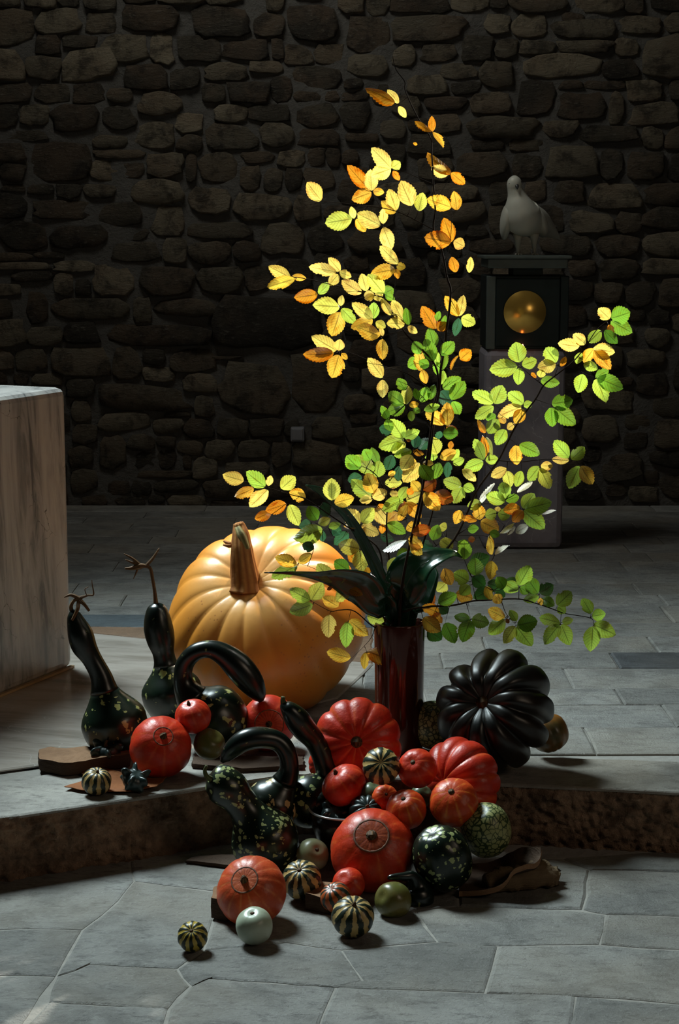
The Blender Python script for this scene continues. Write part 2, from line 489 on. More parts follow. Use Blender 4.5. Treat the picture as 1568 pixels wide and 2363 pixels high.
M['gstem'] = m_stemcork('pumpkin_stem', (0.62, 0.29, 0.08), (0.26, 0.09, 0.02), 11)
M['gstemgreen'] = m_stemcork('pumpkin_stem_green', (0.55, 0.42, 0.20), (0.12, 0.11, 0.03), 5)
M['red'] = m_red('red_squash', (0.62, 0.034, 0.008), (0.72, 0.13, 0.03), 10, 0.4)
M['redlobe'] = m_red('red_lobed_pumpkin', (0.58, 0.028, 0.008), (0.74, 0.13, 0.025), 11, 0.45)
M['orange'] = m_red('orange_squash', (0.64, 0.065, 0.010), (0.78, 0.27, 0.035), 10, 0.6)
M['salmon'] = m_red('salmon_squash', (0.62, 0.080, 0.022), (0.76, 0.24, 0.08), 14, 0.5, eye=0.115, eyecol=(0.60, 0.16, 0.06))
M['ring'] = m_plain('corky_ring', (0.13, 0.045, 0.016), 0.7, 0, 0.6, 120)
M['redeye'] = m_red('red_ringed_squash', (0.62, 0.040, 0.008), (0.72, 0.15, 0.03), 10, 0.4, eye=0.121, eyecol=(0.60, 0.13, 0.03), fringe=0.04)
M['redface'] = m_red('red_ring_faced_squash', (0.60, 0.030, 0.008), (0.72, 0.13, 0.03), 10, 0.4, eye=0.159, eyecol=(0.62, 0.10, 0.025))
M['nub'] = m_stemcork('stem_nub', (0.20, 0.10, 0.035), (0.05, 0.025, 0.01), 6)
M['nubgreen'] = m_stemcork('green_stem', (0.13, 0.14, 0.04), (0.045, 0.055, 0.018), 6)
M['dry'] = m_stemcork('dried_stem', (0.26, 0.14, 0.06), (0.10, 0.05, 0.02), 5)
M['gourd'] = m_patch('spotted_dark_gourd', (0.0035, 0.010, 0.005), (0.34, 0.36, 0.12), 44, 0.42, dens=0.62)
M['gourdneck'] = m_patch('black_green_gourd', (0.0018, 0.005, 0.003), (0.16, 0.18, 0.06), 60, 0.22, dens=0.2)
M['gourdcream'] = m_patch('cream_streaked_gourd', (0.004, 0.009, 0.004), (0.52, 0.40, 0.18), 44, 0.50, (1, 1, 0.6), dens=0.6)
M['gourddots'] = m_patch('dotted_dark_gourd', (0.0035, 0.009, 0.005), (0.32, 0.37, 0.15), 66, 0.46, (1, 1, 1.2), dens=0.75, wob=0.024)
M['black'] = m_smooth('black_green_squash', (0.008, 0.014, 0.012), (0.020, 0.022, 0.015), 0.36)
M['blackbrown'] = m_smooth('dark_brown_green_squash', (0.003, 0.005, 0.004), (0.014, 0.007, 0.003), 0.38, 6)
M['olive'] = m_smooth('olive_gourd', (0.085, 0.095, 0.022), (0.15, 0.12, 0.03), 0.32, 14, (0.25, 0.24, 0.08))
M['green'] = m_smooth('grey_green_gourd', (0.075, 0.105, 0.055), (0.12, 0.15, 0.08), 0.32, 14, (0.22, 0.25, 0.15))
M['pale'] = m_smooth('pale_gourd', (0.36, 0.42, 0.30), (0.43, 0.47, 0.36), 0.35, 10)
M['paleolive'] = m_smooth('pale_olive_gourd', (0.24, 0.25, 0.13), (0.32, 0.32, 0.18), 0.33, 10)
M['star'] = m_smooth('teal_black_gourd', (0.012, 0.026, 0.026), (0.022, 0.040, 0.038), 0.35)
M['stripe'] = m_striped('striped_gourd', (0.010, 0.018, 0.010), (0.56, 0.38, 0.14), 10)
M['stripeyel'] = m_striped('yellow_striped_gourd', (0.012, 0.018, 0.008), (0.56, 0.40, 0.07), 10)
M['stripeor'] = m_striped('orange_striped_squash', (0.02, 0.03, 0.02), (0.48, 0.10, 0.02), 9, bal=-0.2)
M['melon'] = m_melon('netted_green_melon', (0.030, 0.052, 0.016), (0.36, 0.37, 0.15), 72)
M['orgreen'] = m_smooth('orange_green_squash', (0.36, 0.12, 0.015), (0.06, 0.06, 0.02), 0.35, 9)
M['candle'] = m_plain('red_glass', (0.35, 0.03, 0.02), 0.2)

# ================================================================== STRUCTURE
WALL_Y = 9.49
# ---- back wall: mortar bed with every stone on it
def wall_bed():
    nx, nz = 120, 60
    V = []; Fc = []
    for j in range(nz + 1):
        for i in range(nx + 1):
            x = -4.2 + 8.4 * i / nx; z = 0.0 + 5.0 * j / nz
            V.append((x, WALL_Y + 0.018 * mnoise.noise(Vector((x * 3, 1.7, z * 3))), z))
    for j in range(nz):
        for i in range(nx):
            a = j * (nx + 1) + i
            Fc.append((a, a + 1, a + nx + 2, a + nx + 1))
    return V, Fc
v, f = wall_bed()
wall = struct(mesh_obj('wall_back', v, f, M['mortar']))
wall['label'] = 'dark rubble stone wall behind the arrangement'

W1 = """0,40,160,215 160,45,375,155 380,60,540,165 545,30,800,135 880,30,1160,180 1320,20,1545,205 1160,80,1300,170
0,0,100,35 110,0,260,40 270,0,380,40 390,0,540,60 560,0,720,25 730,0,950,12 960,0,1110,30 1250,0,1330,60
160,165,280,245 285,160,440,205 460,160,680,290 700,170,800,290 815,160,1030,290 1050,180,1240,275 1250,180,1310,270 1320,220,1430,290 1470,200,1568,290
0,225,125,365 125,265,285,370 290,225,545,385 560,300,770,425 785,330,930,420 940,290,1140,375 1150,280,1300,345 1360,315,1568,410
0,390,145,475 160,380,335,480 345,395,480,460 490,400,620,470 640,450,860,545 920,390,1040,470 1060,390,1240,480 1250,345,1345,460 1360,425,1490,470 1500,420,1568,470
0,500,70,595 105,485,230,560 235,490,460,615 475,500,640,600 1000,485,1130,560 1165,500,1320,565 1370,480,1568,590
30,605,200,650 430,620,570,685 610,560,800,690 815,525,940,615 815,625,940,690 950,580,1195,690 1215,575,1365,685 1400,600,1568,665
0,660,110,750 20,755,120,840 130,660,425,850 410,740,550,840 440,695,670,740 680,725,835,805 850,725,905,850 915,725,1105,835 1115,700,1270,745 1285,695,1410,775 1420,690,1500,770 1515,690,1568,770
30,850,120,880 125,865,250,905 260,860,370,900 395,850,515,915 575,770,660,820 600,825,865,945 870,870,1060,970 1110,780,1215,880 1220,790,1310,890 1320,800,1400,880 1400,780,1530,860
0,895,130,1010 155,925,420,1020 455,935,670,1050 690,960,835,1090 1080,895,1345,1020 1360,920,1480,1010
30,1020,215,1155 250,1040,500,1160 570,1060,690,1110 540,1115,740,1200 875,1030,1160,1100 770,1110,860,1200 870,1110,1060,1200 1220,1045,1410,1170 1430,1070,1568,1165 1080,1130,1210,1200 0,1165,150,1200 160,1165,280,1200"""
W2 = """0,0,115,50 125,0,235,60 240,0,500,65 520,0,680,68 690,80,790,160 790,0,1060,70 1080,0,1310,75 1320,0,1400,45 1420,0,1568,45
60,95,235,220 265,70,610,205 545,165,715,290 735,190,820,250 805,80,975,175 1025,60,1140,105 980,95,1300,190 1310,80,1490,150 1500,80,1568,150
835,185,1000,260 1030,190,1240,250 1270,180,1390,250 1390,170,1568,350 1230,280,1360,360
60,275,240,345 245,230,330,290 390,215,525,285 470,290,625,375 640,280,810,410 850,255,1205,370
30,370,90,410 335,340,510,430 540,380,660,445 605,430,780,525 820,390,1000,525 1030,380,1120,410 1130,370,1300,410 1330,370,1510,465 1520,380,1568,460
0,425,120,470 0,480,130,605 250,450,380,540 395,460,570,510 1015,425,1225,545 1250,435,1315,560 1340,475,1550,590
195,550,305,625 440,540,545,610 615,550,910,640 955,555,1090,630 1120,580,1390,660 1420,595,1495,690 1500,600,1568,680
40,620,190,665 320,630,495,705 150,670,310,760 780,640,930,710 620,640,750,690
540,700,790,830 820,725,940,825 945,665,1190,820 1210,715,1310,820 1340,700,1500,830 1510,710,1568,830 380,740,530,830
0,840,130,930 440,850,625,920 700,840,780,930 870,840,940,935 1010,845,1130,930 1155,865,1395,955 1420,850,1568,950
500,930,690,1025 300,950,370,1050 700,960,780,1070 920,960,1030,1070 1075,980,1260,1070 1280,980,1390,1070 1400,965,1568,1050
70,1060,300,1160 600,1040,680,1090 600,1100,800,1175 830,1100,900,1170 940,1090,1165,1170 1190,1100,1390,1190 1410,1080,1568,1180 320,1070,480,1150
860,1200,1040,1280 1060,1200,1180,1260 1200,1210,1380,1290 1400,1200,1568,1270 870,1290,990,1380 1010,1300,1170,1370 1190,1300,1300,1400 1320,1300,1460,1420 1480,1290,1568,1400"""
W3 = """0,20,240,50 250,5,440,60 75,55,250,110 0,110,80,160 260,80,350,150 350,105,410,150 430,20,620,160 655,50,895,160 920,50,1125,170 1130,50,1240,130
130,170,230,300 235,180,600,260 610,180,700,290 705,180,1020,265 990,175,1480,430
0,280,120,405 140,310,290,400 310,310,470,370 480,310,970,405 980,440,1110,470
0,430,60,500 70,420,210,520 225,400,510,545 540,410,650,540 660,410,760,470 770,410,1000,525 680,495,830,560 840,545,1000,620 1010,475,1320,725 1360,450,1568,715
150,525,300,570 330,570,450,640 455,575,885,700 905,650,980,715 785,702,890,730
340,640,400,750 340,760,440,840 480,725,700,800 705,745,830,815 870,730,990,825 1000,730,1140,820 1165,735,1300,825 1460,735,1568,820
465,810,590,970 590,805,720,870 740,820,815,860 820,830,920,905 950,825,1085,930 1100,830,1240,900 1260,860,1330,940 1360,850,1568,980
340,870,410,960 350,965,450,1075 460,970,880,1010 640,890,710,965 730,885,800,950 840,900,890,950 900,910,1010,1000 500,1015,600,1080 610,1015,710,1090 720,1015,930,1065 940,1020,1150,1105 1030,935,1250,1000
400,1080,500,1140 550,1092,675,1145 680,1080,770,1130 775,1080,960,1145 970,1112,1140,1145"""
rects = []
for txt, ox, oy in ((W1, 0, 0), (W2, 784, 0), (W3, 0, 600)):
    for t in txt.split():
        a = [float(q) / 2 for q in t.split(',')]
        x0, y0, x1, y1 = a[0] + ox, a[1] + oy, a[2] + ox, a[3] + oy
        if x0 <= 1: x0 -= 40
        if x1 >= 1566: x1 += 45
        if y0 <= 1: y0 -= 25
        rects.append((x0, y0, x1, y1))
# occupancy raster (4 px cells) to fill the remaining gaps with smaller stones
OX, OY, GW, GH = -900, -500, 900, 420
occ = np.zeros((GH, GW), bool)
def mark(r, pad=3):
    occ[max(0, int((r[1] - pad - OY) / 4)):int((r[3] + pad - OY) / 4) + 1, max(0, int((r[0] - pad - OX) / 4)):int((r[2] + pad - OX) / 4) + 1] = True
def free(r):
    return not occ[max(0, int((r[1] - OY) / 4)):int((r[3] - OY) / 4) + 1, max(0, int((r[0] - OX) / 4)):int((r[2] - OX) / 4) + 1].any()
for r in rects: mark(r)
rg = random.Random(5)
fill = []
for (wlo, whi, hlo, hhi, n) in ((70, 120, 36, 62, 9000), (40, 75, 24, 40, 9000), (24, 40, 16, 26, 9000)):
    for _ in range(n):
        w = rg.uniform(wlo, whi); h = rg.uniform(hlo, hhi)
        x = rg.uniform(-880, 2500 - w); y = rg.uniform(-480, 1163 - h)
        r = (x, y, x + w, y + h)
        if free(r):
            mark(r, 4); fill.append(r)
# let every stone grow towards its neighbours so that the joints stay narrow
ids = -np.ones((GH, GW), int)
def cells(r): return (max(0, int((r[1] - OY) / 4)), int((r[3] - OY) / 4), max(0, int((r[0] - OX) / 4)), int((r[2] - OX) / 4))
RB = [list(cells(r)) for r in rects + fill]
for k, (a, b, c, d) in enumerate(RB): ids[a:b, c:d] = k
for it in range(3):
    for k, R in enumerate(RB):
        a, b, c, d = R
        if a > 0 and (ids[a - 1, c:d] < 0).all(): ids[a - 1, c:d] = k; R[0] -= 1
        if b < GH - 1 and 4 * b + OY < 1160 and (ids[b, c:d] < 0).all(): ids[b, c:d] = k; R[1] += 1
        a, b, c, d = R
        if c > 0 and (ids[a:b, c - 1] < 0).all(): ids[a:b, c - 1] = k; R[2] -= 1
        if d < GW - 1 and (ids[a:b, d] < 0).all(): ids[a:b, d] = k; R[3] += 1
RB = [(c * 4 + OX, a * 4 + OY, d * 4 + OX, b * 4 + OY) for (a, b, c, d) in RB]
nrc = len(rects)
rects, fill = RB[:nrc], RB[nrc:]
def stone_mesh(r, sd):
    q = random.Random(sd)
    x0, y0, x1, y1 = r
    cx, cy = (x0 + x1) / 2, (y0 + y1) / 2
    hw, hh = (x1 - x0) / 2 - 1.0, (y1 - y0) / 2 - 1.0
    c = at(cx, cy, WALL_Y)
    n = 13
    pe = q.uniform(3.0, 8.0)
    loop = []
    sk = q.uniform(-0.12, 0.12); tp = q.uniform(-0.14, 0.14)
    cut = q.uniform(0, 2 * math.pi); cd = q.uniform(0.0, 0.28)
    for i in range(n):
        a = 2 * math.pi * (i + 0.3 + q.uniform(-0.32, 0.32)) / n
        ca, sa = math.cos(a), math.sin(a)
        k = (abs(ca) ** pe + abs(sa) ** pe) ** (-1 / pe) * q.uniform(0.90, 1.08)
        k *= 1 - cd * max(0, math.cos(a - cut)) ** 4
        dx = ca * k; dy = sa * k
        loop.append(((dx * (1 + tp * dy)) * hw, (dy + sk * dx) * hh))
    pr = q.uniform(0.010, 0.034) * (0.7 + min(hw * hh, 3500) / 6000)
    V = []; Fc = []
    m = mpp(c)
    tx, tz = q.uniform(-0.09, 0.09), q.uniform(-0.14, 0.10)
    for (s, d) in ((1.0, -0.03), (0.985, pr * 0.72), (0.86, pr)):
        for (lx, ly) in loop:
            s2 = s * (q.uniform(0.93, 1.05) if s < 0.9 else 1)
            wx, wz = lx * s2 * m, -ly * s2 * m
            V.append((wx, -(d + (wx * tx + wz * tz if d > 0 else 0) + (q.uniform(-0.005, 0.005) if s < 0.9 else 0)), wz))
    V.append((0, -pr * q.uniform(0.95, 1.2), 0))
    for k in range(2):
        for i in range(n):
            j = (i + 1) % n
            Fc.append((k * n + i, k * n + j, (k + 1) * n + j, (k + 1) * n + i))
    for i in range(n):
        Fc.append((2 * n + i, 2 * n + (i + 1) % n, 3 * n))
    Fc = [tuple(reversed(t)) for t in Fc]
    return c, V, Fc
allr = sorted(rects + [r for r in fill if r[0] < 1568 and r[2] > 0 and r[3] > 0], key=lambda r: -(r[2] - r[0]) * (r[3] - r[1]))
keep, rest_r = allr[:300], allr[300:]
rest_r += [r for r in fill if not (r[0] < 1568 and r[2] > 0 and r[3] > 0)]
for k, r in enumerate(keep):
    c, V, Fc = stone_mesh(r, k)
    o = mesh_obj('stone', V, Fc, M['wstone'], wall)
    o.location = c
AV, AF = [], []
for k, r in enumerate(rest_r):
    c, V, Fc = stone_mesh(r, 1000 + k)
    b = len(AV)
    AV += [Vector(p) + c for p in V]
    AF += [tuple(b + i for i in t) for t in Fc]
o = mesh_obj('small_stones', AV, AF, M['wstone'], wall)
o['kind'] = 'stuff'

# ---- lower floor: bed and slabs, outlines read off the joints
v, f = box_vf(-3.2, 3.2, 1.5, 5.3, -0.06, -0.005)
floor = struct(mesh_obj('floor', v, f, M['joint'], smooth=False))
floor['label'] = 'grey flagstone floor in front of the step'
def slab(poly, z, mat, parent, gap=0.0035, th=0.05, name='slab', jit=0.005):
    """poly: world xy corners; a slab with softened, slightly uneven edges"""
    c = sum((Vector(p) for p in poly), Vector((0, 0))) / len(poly)
    pts = []
    n = len(poly)
    for i in range(n):
        a, b = Vector(poly[i]), Vector(poly[(i + 1) % n])
        L = (b - a).length
        k = max(2, min(9, int(L / 0.09)))
        for t in range(k):
            p = a.lerp(b, t / k)
            q = p + (c - p).normalized() * gap
            if 0 < t:
                nrm = Vector((-(b - a).y, (b - a).x)).normalized()
                q += nrm * random.uniform(-jit, jit)
            pts.append(q)
    m = len(pts)
    V = []; Fc = []
    dz = random.uniform(-0.003, 0.001)
    for (ins, zz) in ((0, -th), (0, min(-0.004, -th * 0.4) if th < 0.02 else -0.004), (0.007, 0.0 + dz)):
        for p in pts:
            q = p + (c - p).normalized() * ins
            V.append((q.x - c.x, q.y - c.y, zz))
    for k in range(2):
        for i in range(m):
            j = (i + 1) % m
            Fc.append((k * m + i, k * m + j, (k + 1) * m + j, (k + 1) * m + i))
    Fc.append(tuple(range(2 * m, 3 * m)))
    A = sum(pts[i].x * pts[(i + 1) % m].y - pts[(i + 1) % m].x * pts[i].y for i in range(m))
    if A < 0:
        Fc = [tuple(reversed(t)) for t in Fc]
    o = mesh_obj(name, V, Fc, mat, parent, smooth=False)
    o.location = (c.x, c.y, z)
    return o
def gp(px, py, z=0.0):
    p = on(px, py, z)
    return (p.x, p.y)
SL = [
    [(-260, 2150), (60, 2140), (190, 2143), (275, 2075), (310, 2030), (300, 1985), (-300, 2040)],
    [(-300, 2255), (-20, 2248), (130, 2250), (190, 2143), (60, 2140), (-260, 2150)],
    [(-300, 2420), (30, 2390), (130, 2250), (-20, 2248), (-300, 2255)],
    [(130, 2250), (205, 2222), (410, 2232), (470, 2190), (495, 2110), (540, 2060), (310, 2030), (275, 2075), (190, 2143)],
    [(110, 2310), (250, 2318), (390, 2325), (440, 2272), (410, 2232), (205, 2222), (130, 2250)],
    [(30, 2390), (370, 2390), (390, 2325), (250, 2318), (110, 2310)],
    [(370, 2390), (725, 2400), (775, 2276), (620, 2265), (480, 2254), (440, 2272), (390, 2325)],
    [(470, 2190), (410, 2232), (440, 2272), (480, 2254), (560, 2262), (690, 2270), (775, 2276), (840, 2262), (790, 2190), (660, 2172)],
    [(725, 2400), (1310, 2420), (1330, 2296), (1150, 2290), (960, 2282), (775, 2276)],
    [(1310, 2420), (1950, 2420), (1950, 2340), (1568, 2314), (1330, 2296)],
    [(790, 2190), (840, 2262), (775, 2276), (960, 2282), (1120, 2288), (1150, 2180), (1010, 2170)],
    [(1120, 2288), (1330, 2296), (1568, 2314), (1950, 2330), (1950, 2200), (1568, 2190), (1392, 2178), (1150, 2180)],
    [(1010, 2170), (1150, 2180), (1385, 2176), (1398, 2108), (1290, 2096), (1060, 2088), (960, 2100)],
    [(1385, 2176), (1568, 2188), (1950, 2198), (1950, 2120), (1568, 2113), (1398, 2108)],
    [(1345, 2096), (1398, 2107), (1568, 2112), (1950, 2118), (1950, 2015), (1568, 2010), (1362, 2005)],
    [(1060, 2088), (1290, 2096), (1345, 2096), (1362, 2005), (1300, 1980), (1060, 1970)],
    [(540, 2060), (495, 2110), (470, 2190), (660, 2172), (790, 2190), (1010, 2170), (960, 2100), (1060, 2088), (1060, 1970), (800, 1960)],
    [(310, 2030), (540, 2060), (800, 1960), (560, 1950), (300, 1985)],
    [(1300, 1980), (1362, 2005), (1568, 2010), (1950, 2015), (1950, 1970), (1500, 1965)],
]
for P in SL:
    slab([gp(*q) for q in P], 0.0, M['slab'], floor)
# slabs nearer the camera, seen only from other positions
for i in range(7):
    for j in range(2):
        x0 = -2.4 + i * 0.7 + j * 0.3
        y1 = 3.36 - j * 0.45
        slab([(x0, y1 - 0.44), (x0 + 0.69, y1 - 0.44), (x0 + 0.69, y1), (x0, y1)], 0.0, M['slab'], floor)

# ---- raised platform
CORN = Vector((-0.133, 4.64))
LE = Vector((-2.0, 4.64 - 0.5 * 1.867))
RE = Vector((2.8, 4.64 - 0.148 * 2.933))
def prism(poly, z0, z1):
    n = len(poly)
    V = [(p[0], p[1], z0) for p in poly] + [(p[0], p[1], z1) for p in poly]
    Fc = [tuple(range(n - 1, -1, -1)), tuple(range(n, 2 * n))]
    for i in range(n):
        j = (i + 1) % n
        Fc.append((i, j, n + j, n + i))
    return V, Fc
inset = 0.03
v, f = prism([(LE.x, LE.y + inset), (CORN.x, CORN.y + inset), (RE.x, RE.y + inset), (2.8, WALL_Y + 0.1), (-4.0, WALL_Y + 0.1), (-4.0, LE.y + 0.3)], -0.05, PLAT - 0.009)
plat = struct(mesh_obj('floor', v, f, M['joint'], smooth=False))
plat['label'] = 'raised stone platform behind the step'
# hewn riser faces
def riser(a, b, seed, name='step_face'):
    L = (b - a).length
    t = (b - a).normalized(); nrm = Vector((t.y, -t.x))
    nx, nz = int(L / 0.006), 30
    V = []; Fc = []
    for i in range(nx + 1):
        for j in range(nz + 1):
            s = i / nx * L; z = -0.01 + (PLAT + 0.007) * j / nz
            q = Vector((s * 34 + seed, z * 44 + s * 9, seed))
            d = 0.020 * abs(mnoise.noise(q)) + 0.012 * mnoise.noise(q * 2.1) - 0.006 + 0.008 * mnoise.noise(Vector((s * 6, z * 6, seed)))
            e = min(1.0, (nz - j) / 4.0)
            d = d * e - 0.006 * (1 - e)
            p = a + t * s + nrm * d
            V.append((p.x, p.y, z))
    for i in range(nx):
        for j in range(nz):
            k = i * (nz + 1) + j
            Fc.append((k, k + nz + 1, k + nz + 2, k + 1))
    return mesh_obj(name, V, Fc, M['rock'], plat)
riser(LE, CORN, 3.1)
riser(CORN, RE, 9.4)
# tread stones along the edge
tl = (CORN - LE).normalized(); tr_ = (RE - CORN).normalized()
nl = Vector((-tl.y, tl.x)); nr = Vector((-tr_.y, tr_.x))
def band(a, t, nrm, s0, s1, w, cut0=0.0, cut1=0.0):
    p0 = a + t * s0; p1 = a + t * s1
    return [tuple(p0), tuple(p1), tuple(p1 + nrm * w + t * cut1), tuple(p0 + nrm * w + t * cut0)]
LL = (CORN - LE).length; LR = (RE - CORN).length
for s0, s1 in ((0.0, 0.62), (0.62, LL)):
    slab(band(LE, tl, nl, s0, s1, 0.30, 0, -0.05 if s1 == LL else 0), PLAT, M['tread'], plat, gap=0.001, th=0.010, name='tread_stone')
for s0, s1 in ((0.0, 1.35), (1.35, LR)):
    slab(band(CORN, tr_, nr, s0, s1, 0.27), PLAT, M['tread'], plat, gap=0.001, th=0.010, name='tread_stone')
# slab courses, front to back
rows = [1738, 1676, 1625, 1588, 1541, 1505, 1468, 1436, 1398, 1372, 1345, 1318, 1295, 1275, 1255, 1238, 1222, 1207, 1194, 1180, 1166]
joints = {0: [905, 1362, 1720], 1: [700, 1140, 1543], 2: [980, 1430, 1800], 3: [840, 1312, 1700], 4: [1020, 1420, 1760],
          5: [870, 1120, 1508, 1800], 6: [1000, 1390, 1600], 7: [900, 1250, 1540], 8: [1080, 1530], 9: [950, 1470, 1700], 10: [1280, 1600],
          11: [1090, 1440], 12: [1330, 1500]}
rj = random.Random(21)
rowY = [on(CX, py, PLAT).y for py in rows]
for i in range(len(rows) - 1):
    y0, y1 = rowY[i], rowY[i + 1]
    pm = (rows[i] + rows[i + 1]) / 2
    xs = [on(q, pm, PLAT).x for q in joints.get(i, [])]
    if not xs: xs = [rj.uniform(-0.2, 0.5)]
    x = xs[0]
    while x > -2.9:
        x -= rj.uniform(0.55, 0.95); xs.insert(0, x)
    x = xs[-1]
    while x < 2.3:
        x += rj.uniform(0.55, 0.95); xs.append(x)
    for a, b in zip(xs[:-1], xs[1:]):
        mat = M['slab']
        if i == 4 and abs(on(1420, pm, PLAT).x - a) < 0.02: mat = M['slabdark']
        ya = y0
        if i == 0: ya = y0 - 0.0
        sk = 0.0
        slab([(a - sk, ya), (b - sk, ya), (b + sk, y1), (a + sk, y1)], PLAT, mat, plat, gap=0.0025, jit=0.003)
# polished marble round the altar, and the coloured strips behind it
bk0, bk1 = Vector(gp(170, 1458, PLAT)), Vector(gp(862, 1533, PLAT))
dirb = (bk1 - bk0).normalized()
PRE = [tuple(bk0 - dirb * 1.6), tuple(bk1), gp(780, 1612, PLAT), gp(200, 1752, PLAT), gp(0, 1779, PLAT), gp(-330, 1800, PLAT)]
o = slab(PRE, PLAT + 0.004, M['predella'], plat, gap=0.0, th=0.008, name='marble_slab', jit=0.0)
b2 = Vector(gp(150, 1448, PLAT)); b3 = Vector(gp(1000, 1448, PLAT))
slab([tuple(bk0 - dirb * 0.15 + Vector((0, 0.004))), tuple(bk1 + Vector((0, 0.004))), gp(862, 1450, PLAT), gp(150, 1448, PLAT)], PLAT + 0.003, M['slabbrown'], plat, gap=0.002, th=0.006, name='brown_strip')
slab([gp(60, 1447, PLAT), gp(862, 1449, PLAT), gp(862, 1421, PLAT), gp(60, 1419, PLAT)], PLAT + 0.003, M['slabblue'], plat, gap=0.002, th=0.006, name='blue_strip')

# ---- altar block
A0 = Vector((on(170, 1543, PLAT).x, on(170, 1543, PLAT).y)); A1 = Vector(gp(0, 1612, PLAT))
d1 = (A1 - A0).normalized(); d2 = Vector((d1.y, -d1.x))
if d2.x > 0: d2 = -d2
AZ0, AZ1 = PLAT + 0.006, at(158, 893, A0.y).z
foot = [A0, A0 + d1 * 0.95, A0 + d1 * 0.95 + d2 * 1.9, A0 + d2 * 1.9]
org = sum(foot, Vector((0, 0))) / 4
v, f = prism([tuple(p - org) for p in foot], 0.0, AZ1 - AZ0)
A = sum(foot[i].x * foot[(i + 1) % 4].y - foot[(i + 1) % 4].x * foot[i].y for i in range(4))
if A < 0: f = [tuple(reversed(t)) for t in f]
alt = empty('altar', (org.x, org.y, AZ0), 'veined grey marble altar block at the left edge', 'altar')
o = mesh_obj('block', v, f, M['altar'], alt, smooth=False); bevel(o, 0.028, 3)
mat_brass = m_plain('pale_joint', (0.35, 0.24, 0.13), 0.5)
e0, e1 = A0 - org, A0 + d1 * 0.95 - org
nn = -d2
v, f = prism([tuple(e0 + nn * 0.004), tuple(e1 + nn * 0.004), tuple(e1 - nn * 0.01), tuple(e0 - nn * 0.01)], -0.001, 0.007)
if A > 0: f = [tuple(reversed(t)) for t in f]
mesh_obj('joint_line', v, f, mat_brass, alt, smooth=False)

# ---- tabernacle on its marble pillar, with the dove
PY = 8.12
pb = on(1208, 1252, PLAT)
def X(px, py=900, Y=PY): return at(px, py, Y).x
def Z(py, Y=PY): return at(1210, py, Y).z
ped = empty('marble_pedestal', (pb.x, PY + 0.18, PLAT), 'dark violet-grey marble pillar carrying the bronze tabernacle', 'pedestal')
def local_box(name, x0, x1, y0, y1, z0, z1, mat, par, bv=0.004):
    L = par.location
    v, f = box_vf(x0 - L.x, x1 - L.x, y0 - L.y, y1 - L.y, z0 - L.z, z1 - L.z)
    o = mesh_obj(name, v, f, mat, par, smooth=False)
    if bv: bevel(o, bv)
    return o
px0, px1 = X(1119), X(1306)
local_box('shaft', px0, px1, PY, PY + 0.37, PLAT, Z(806), M['pedestal'], ped, 0.03)
tab = empty('tabernacle', ((px0 + px1) / 2, PY + 0.18, Z(806)), 'dark bronze tabernacle box with golden disc on the pillar', 'tabernacle')
bx0, bx1 = X(1121), X(1310)
local_box('body', bx0, bx1, PY + 0.02, PY + 0.36, Z(806), Z(637), M['bronze'], tab)
local_box('front_panel', X(1142), X(1290), PY, PY + 0.03, Z(800), Z(643), M['bronze'], tab, 0.006)
local_box('side_post', bx0, X(1142), PY + 0.005, PY + 0.03, Z(806), Z(637), M['bronzelight'], tab)
local_box('side_post', X(1290), bx1, PY + 0.005, PY + 0.03, Z(806), Z(637), M['bronze'], tab)
local_box('neck', X(1183), X(1252), PY + 0.06, PY + 0.28, Z(637), Z(617), M['bronze'], tab)
local_box('cap', X(1122), X(1305), PY - 0.01, PY + 0.37, Z(619), Z(597), M['bronzelight'], tab, 0.006)
local_box('cap_plate', X(1113), X(1313), PY - 0.025, PY + 0.385, Z(597), Z(590), M['bronzelight'], tab, 0.003)
dc = at(1212, 720, PY - 0.01)
dr = 49 * mpp(dc)
V = []; Fc = []
nr_, ns = 12, 48
for i in range(nr_ + 1):
    a = i / nr_
    for j in range(ns):
        t = 2 * math.pi * j / ns
        V.append((dr * a * math.cos(t), -0.030 * (1 - a * a) , dr * a * math.sin(t)))
for i in range(nr_):
    for j in range(ns):
        k = (j + 1) % ns
        Fc.append((i * ns + j, i * ns + k, (i + 1) * ns + k, (i + 1) * ns + j))
o = mesh_obj('gold_disc', V, Fc, M['gold'], tab)
o.location = dc - tab.location
# little sanctuary light in front of the tabernacle
lp = at(1207, 806, PY - 0.05)
lampo = empty('sanctuary_light', (lp.x, PY - 0.05, Z(812, PY - 0.05)), 'tiny red sanctuary light burning below the golden disc', 'candle')
k = mpp(lp)
prof = [(0, 0, -0.010, 0.003), (0, 0, 0.004, 0.006), (0, 0, 0.006, 0.010), (0, 0, 0.016, 0.010), (0, 0, 0.018, 0.008)]
tubes_obj('holder', [prof, [(0, 0.05, -0.006, 0.004), (0, 0.0, -0.006, 0.004)]], M['bronze'], lampo, 12)
s = NT('flame'); s.set(s.b.inputs['Emission Color'], (1.0, 0.32, 0.16)); s.set(s.b.inputs['Emission Strength'], 14.0)
tubes_obj('flame', [[(0, 0, 0.018, 0.002), (0, 0, 0.022, 0.0045), (0, 0, 0.028, 0.004), (0, 0, 0.036, 0.0008)]], s.fin((1, 0.4, 0.2), 0.5), lampo, 10)

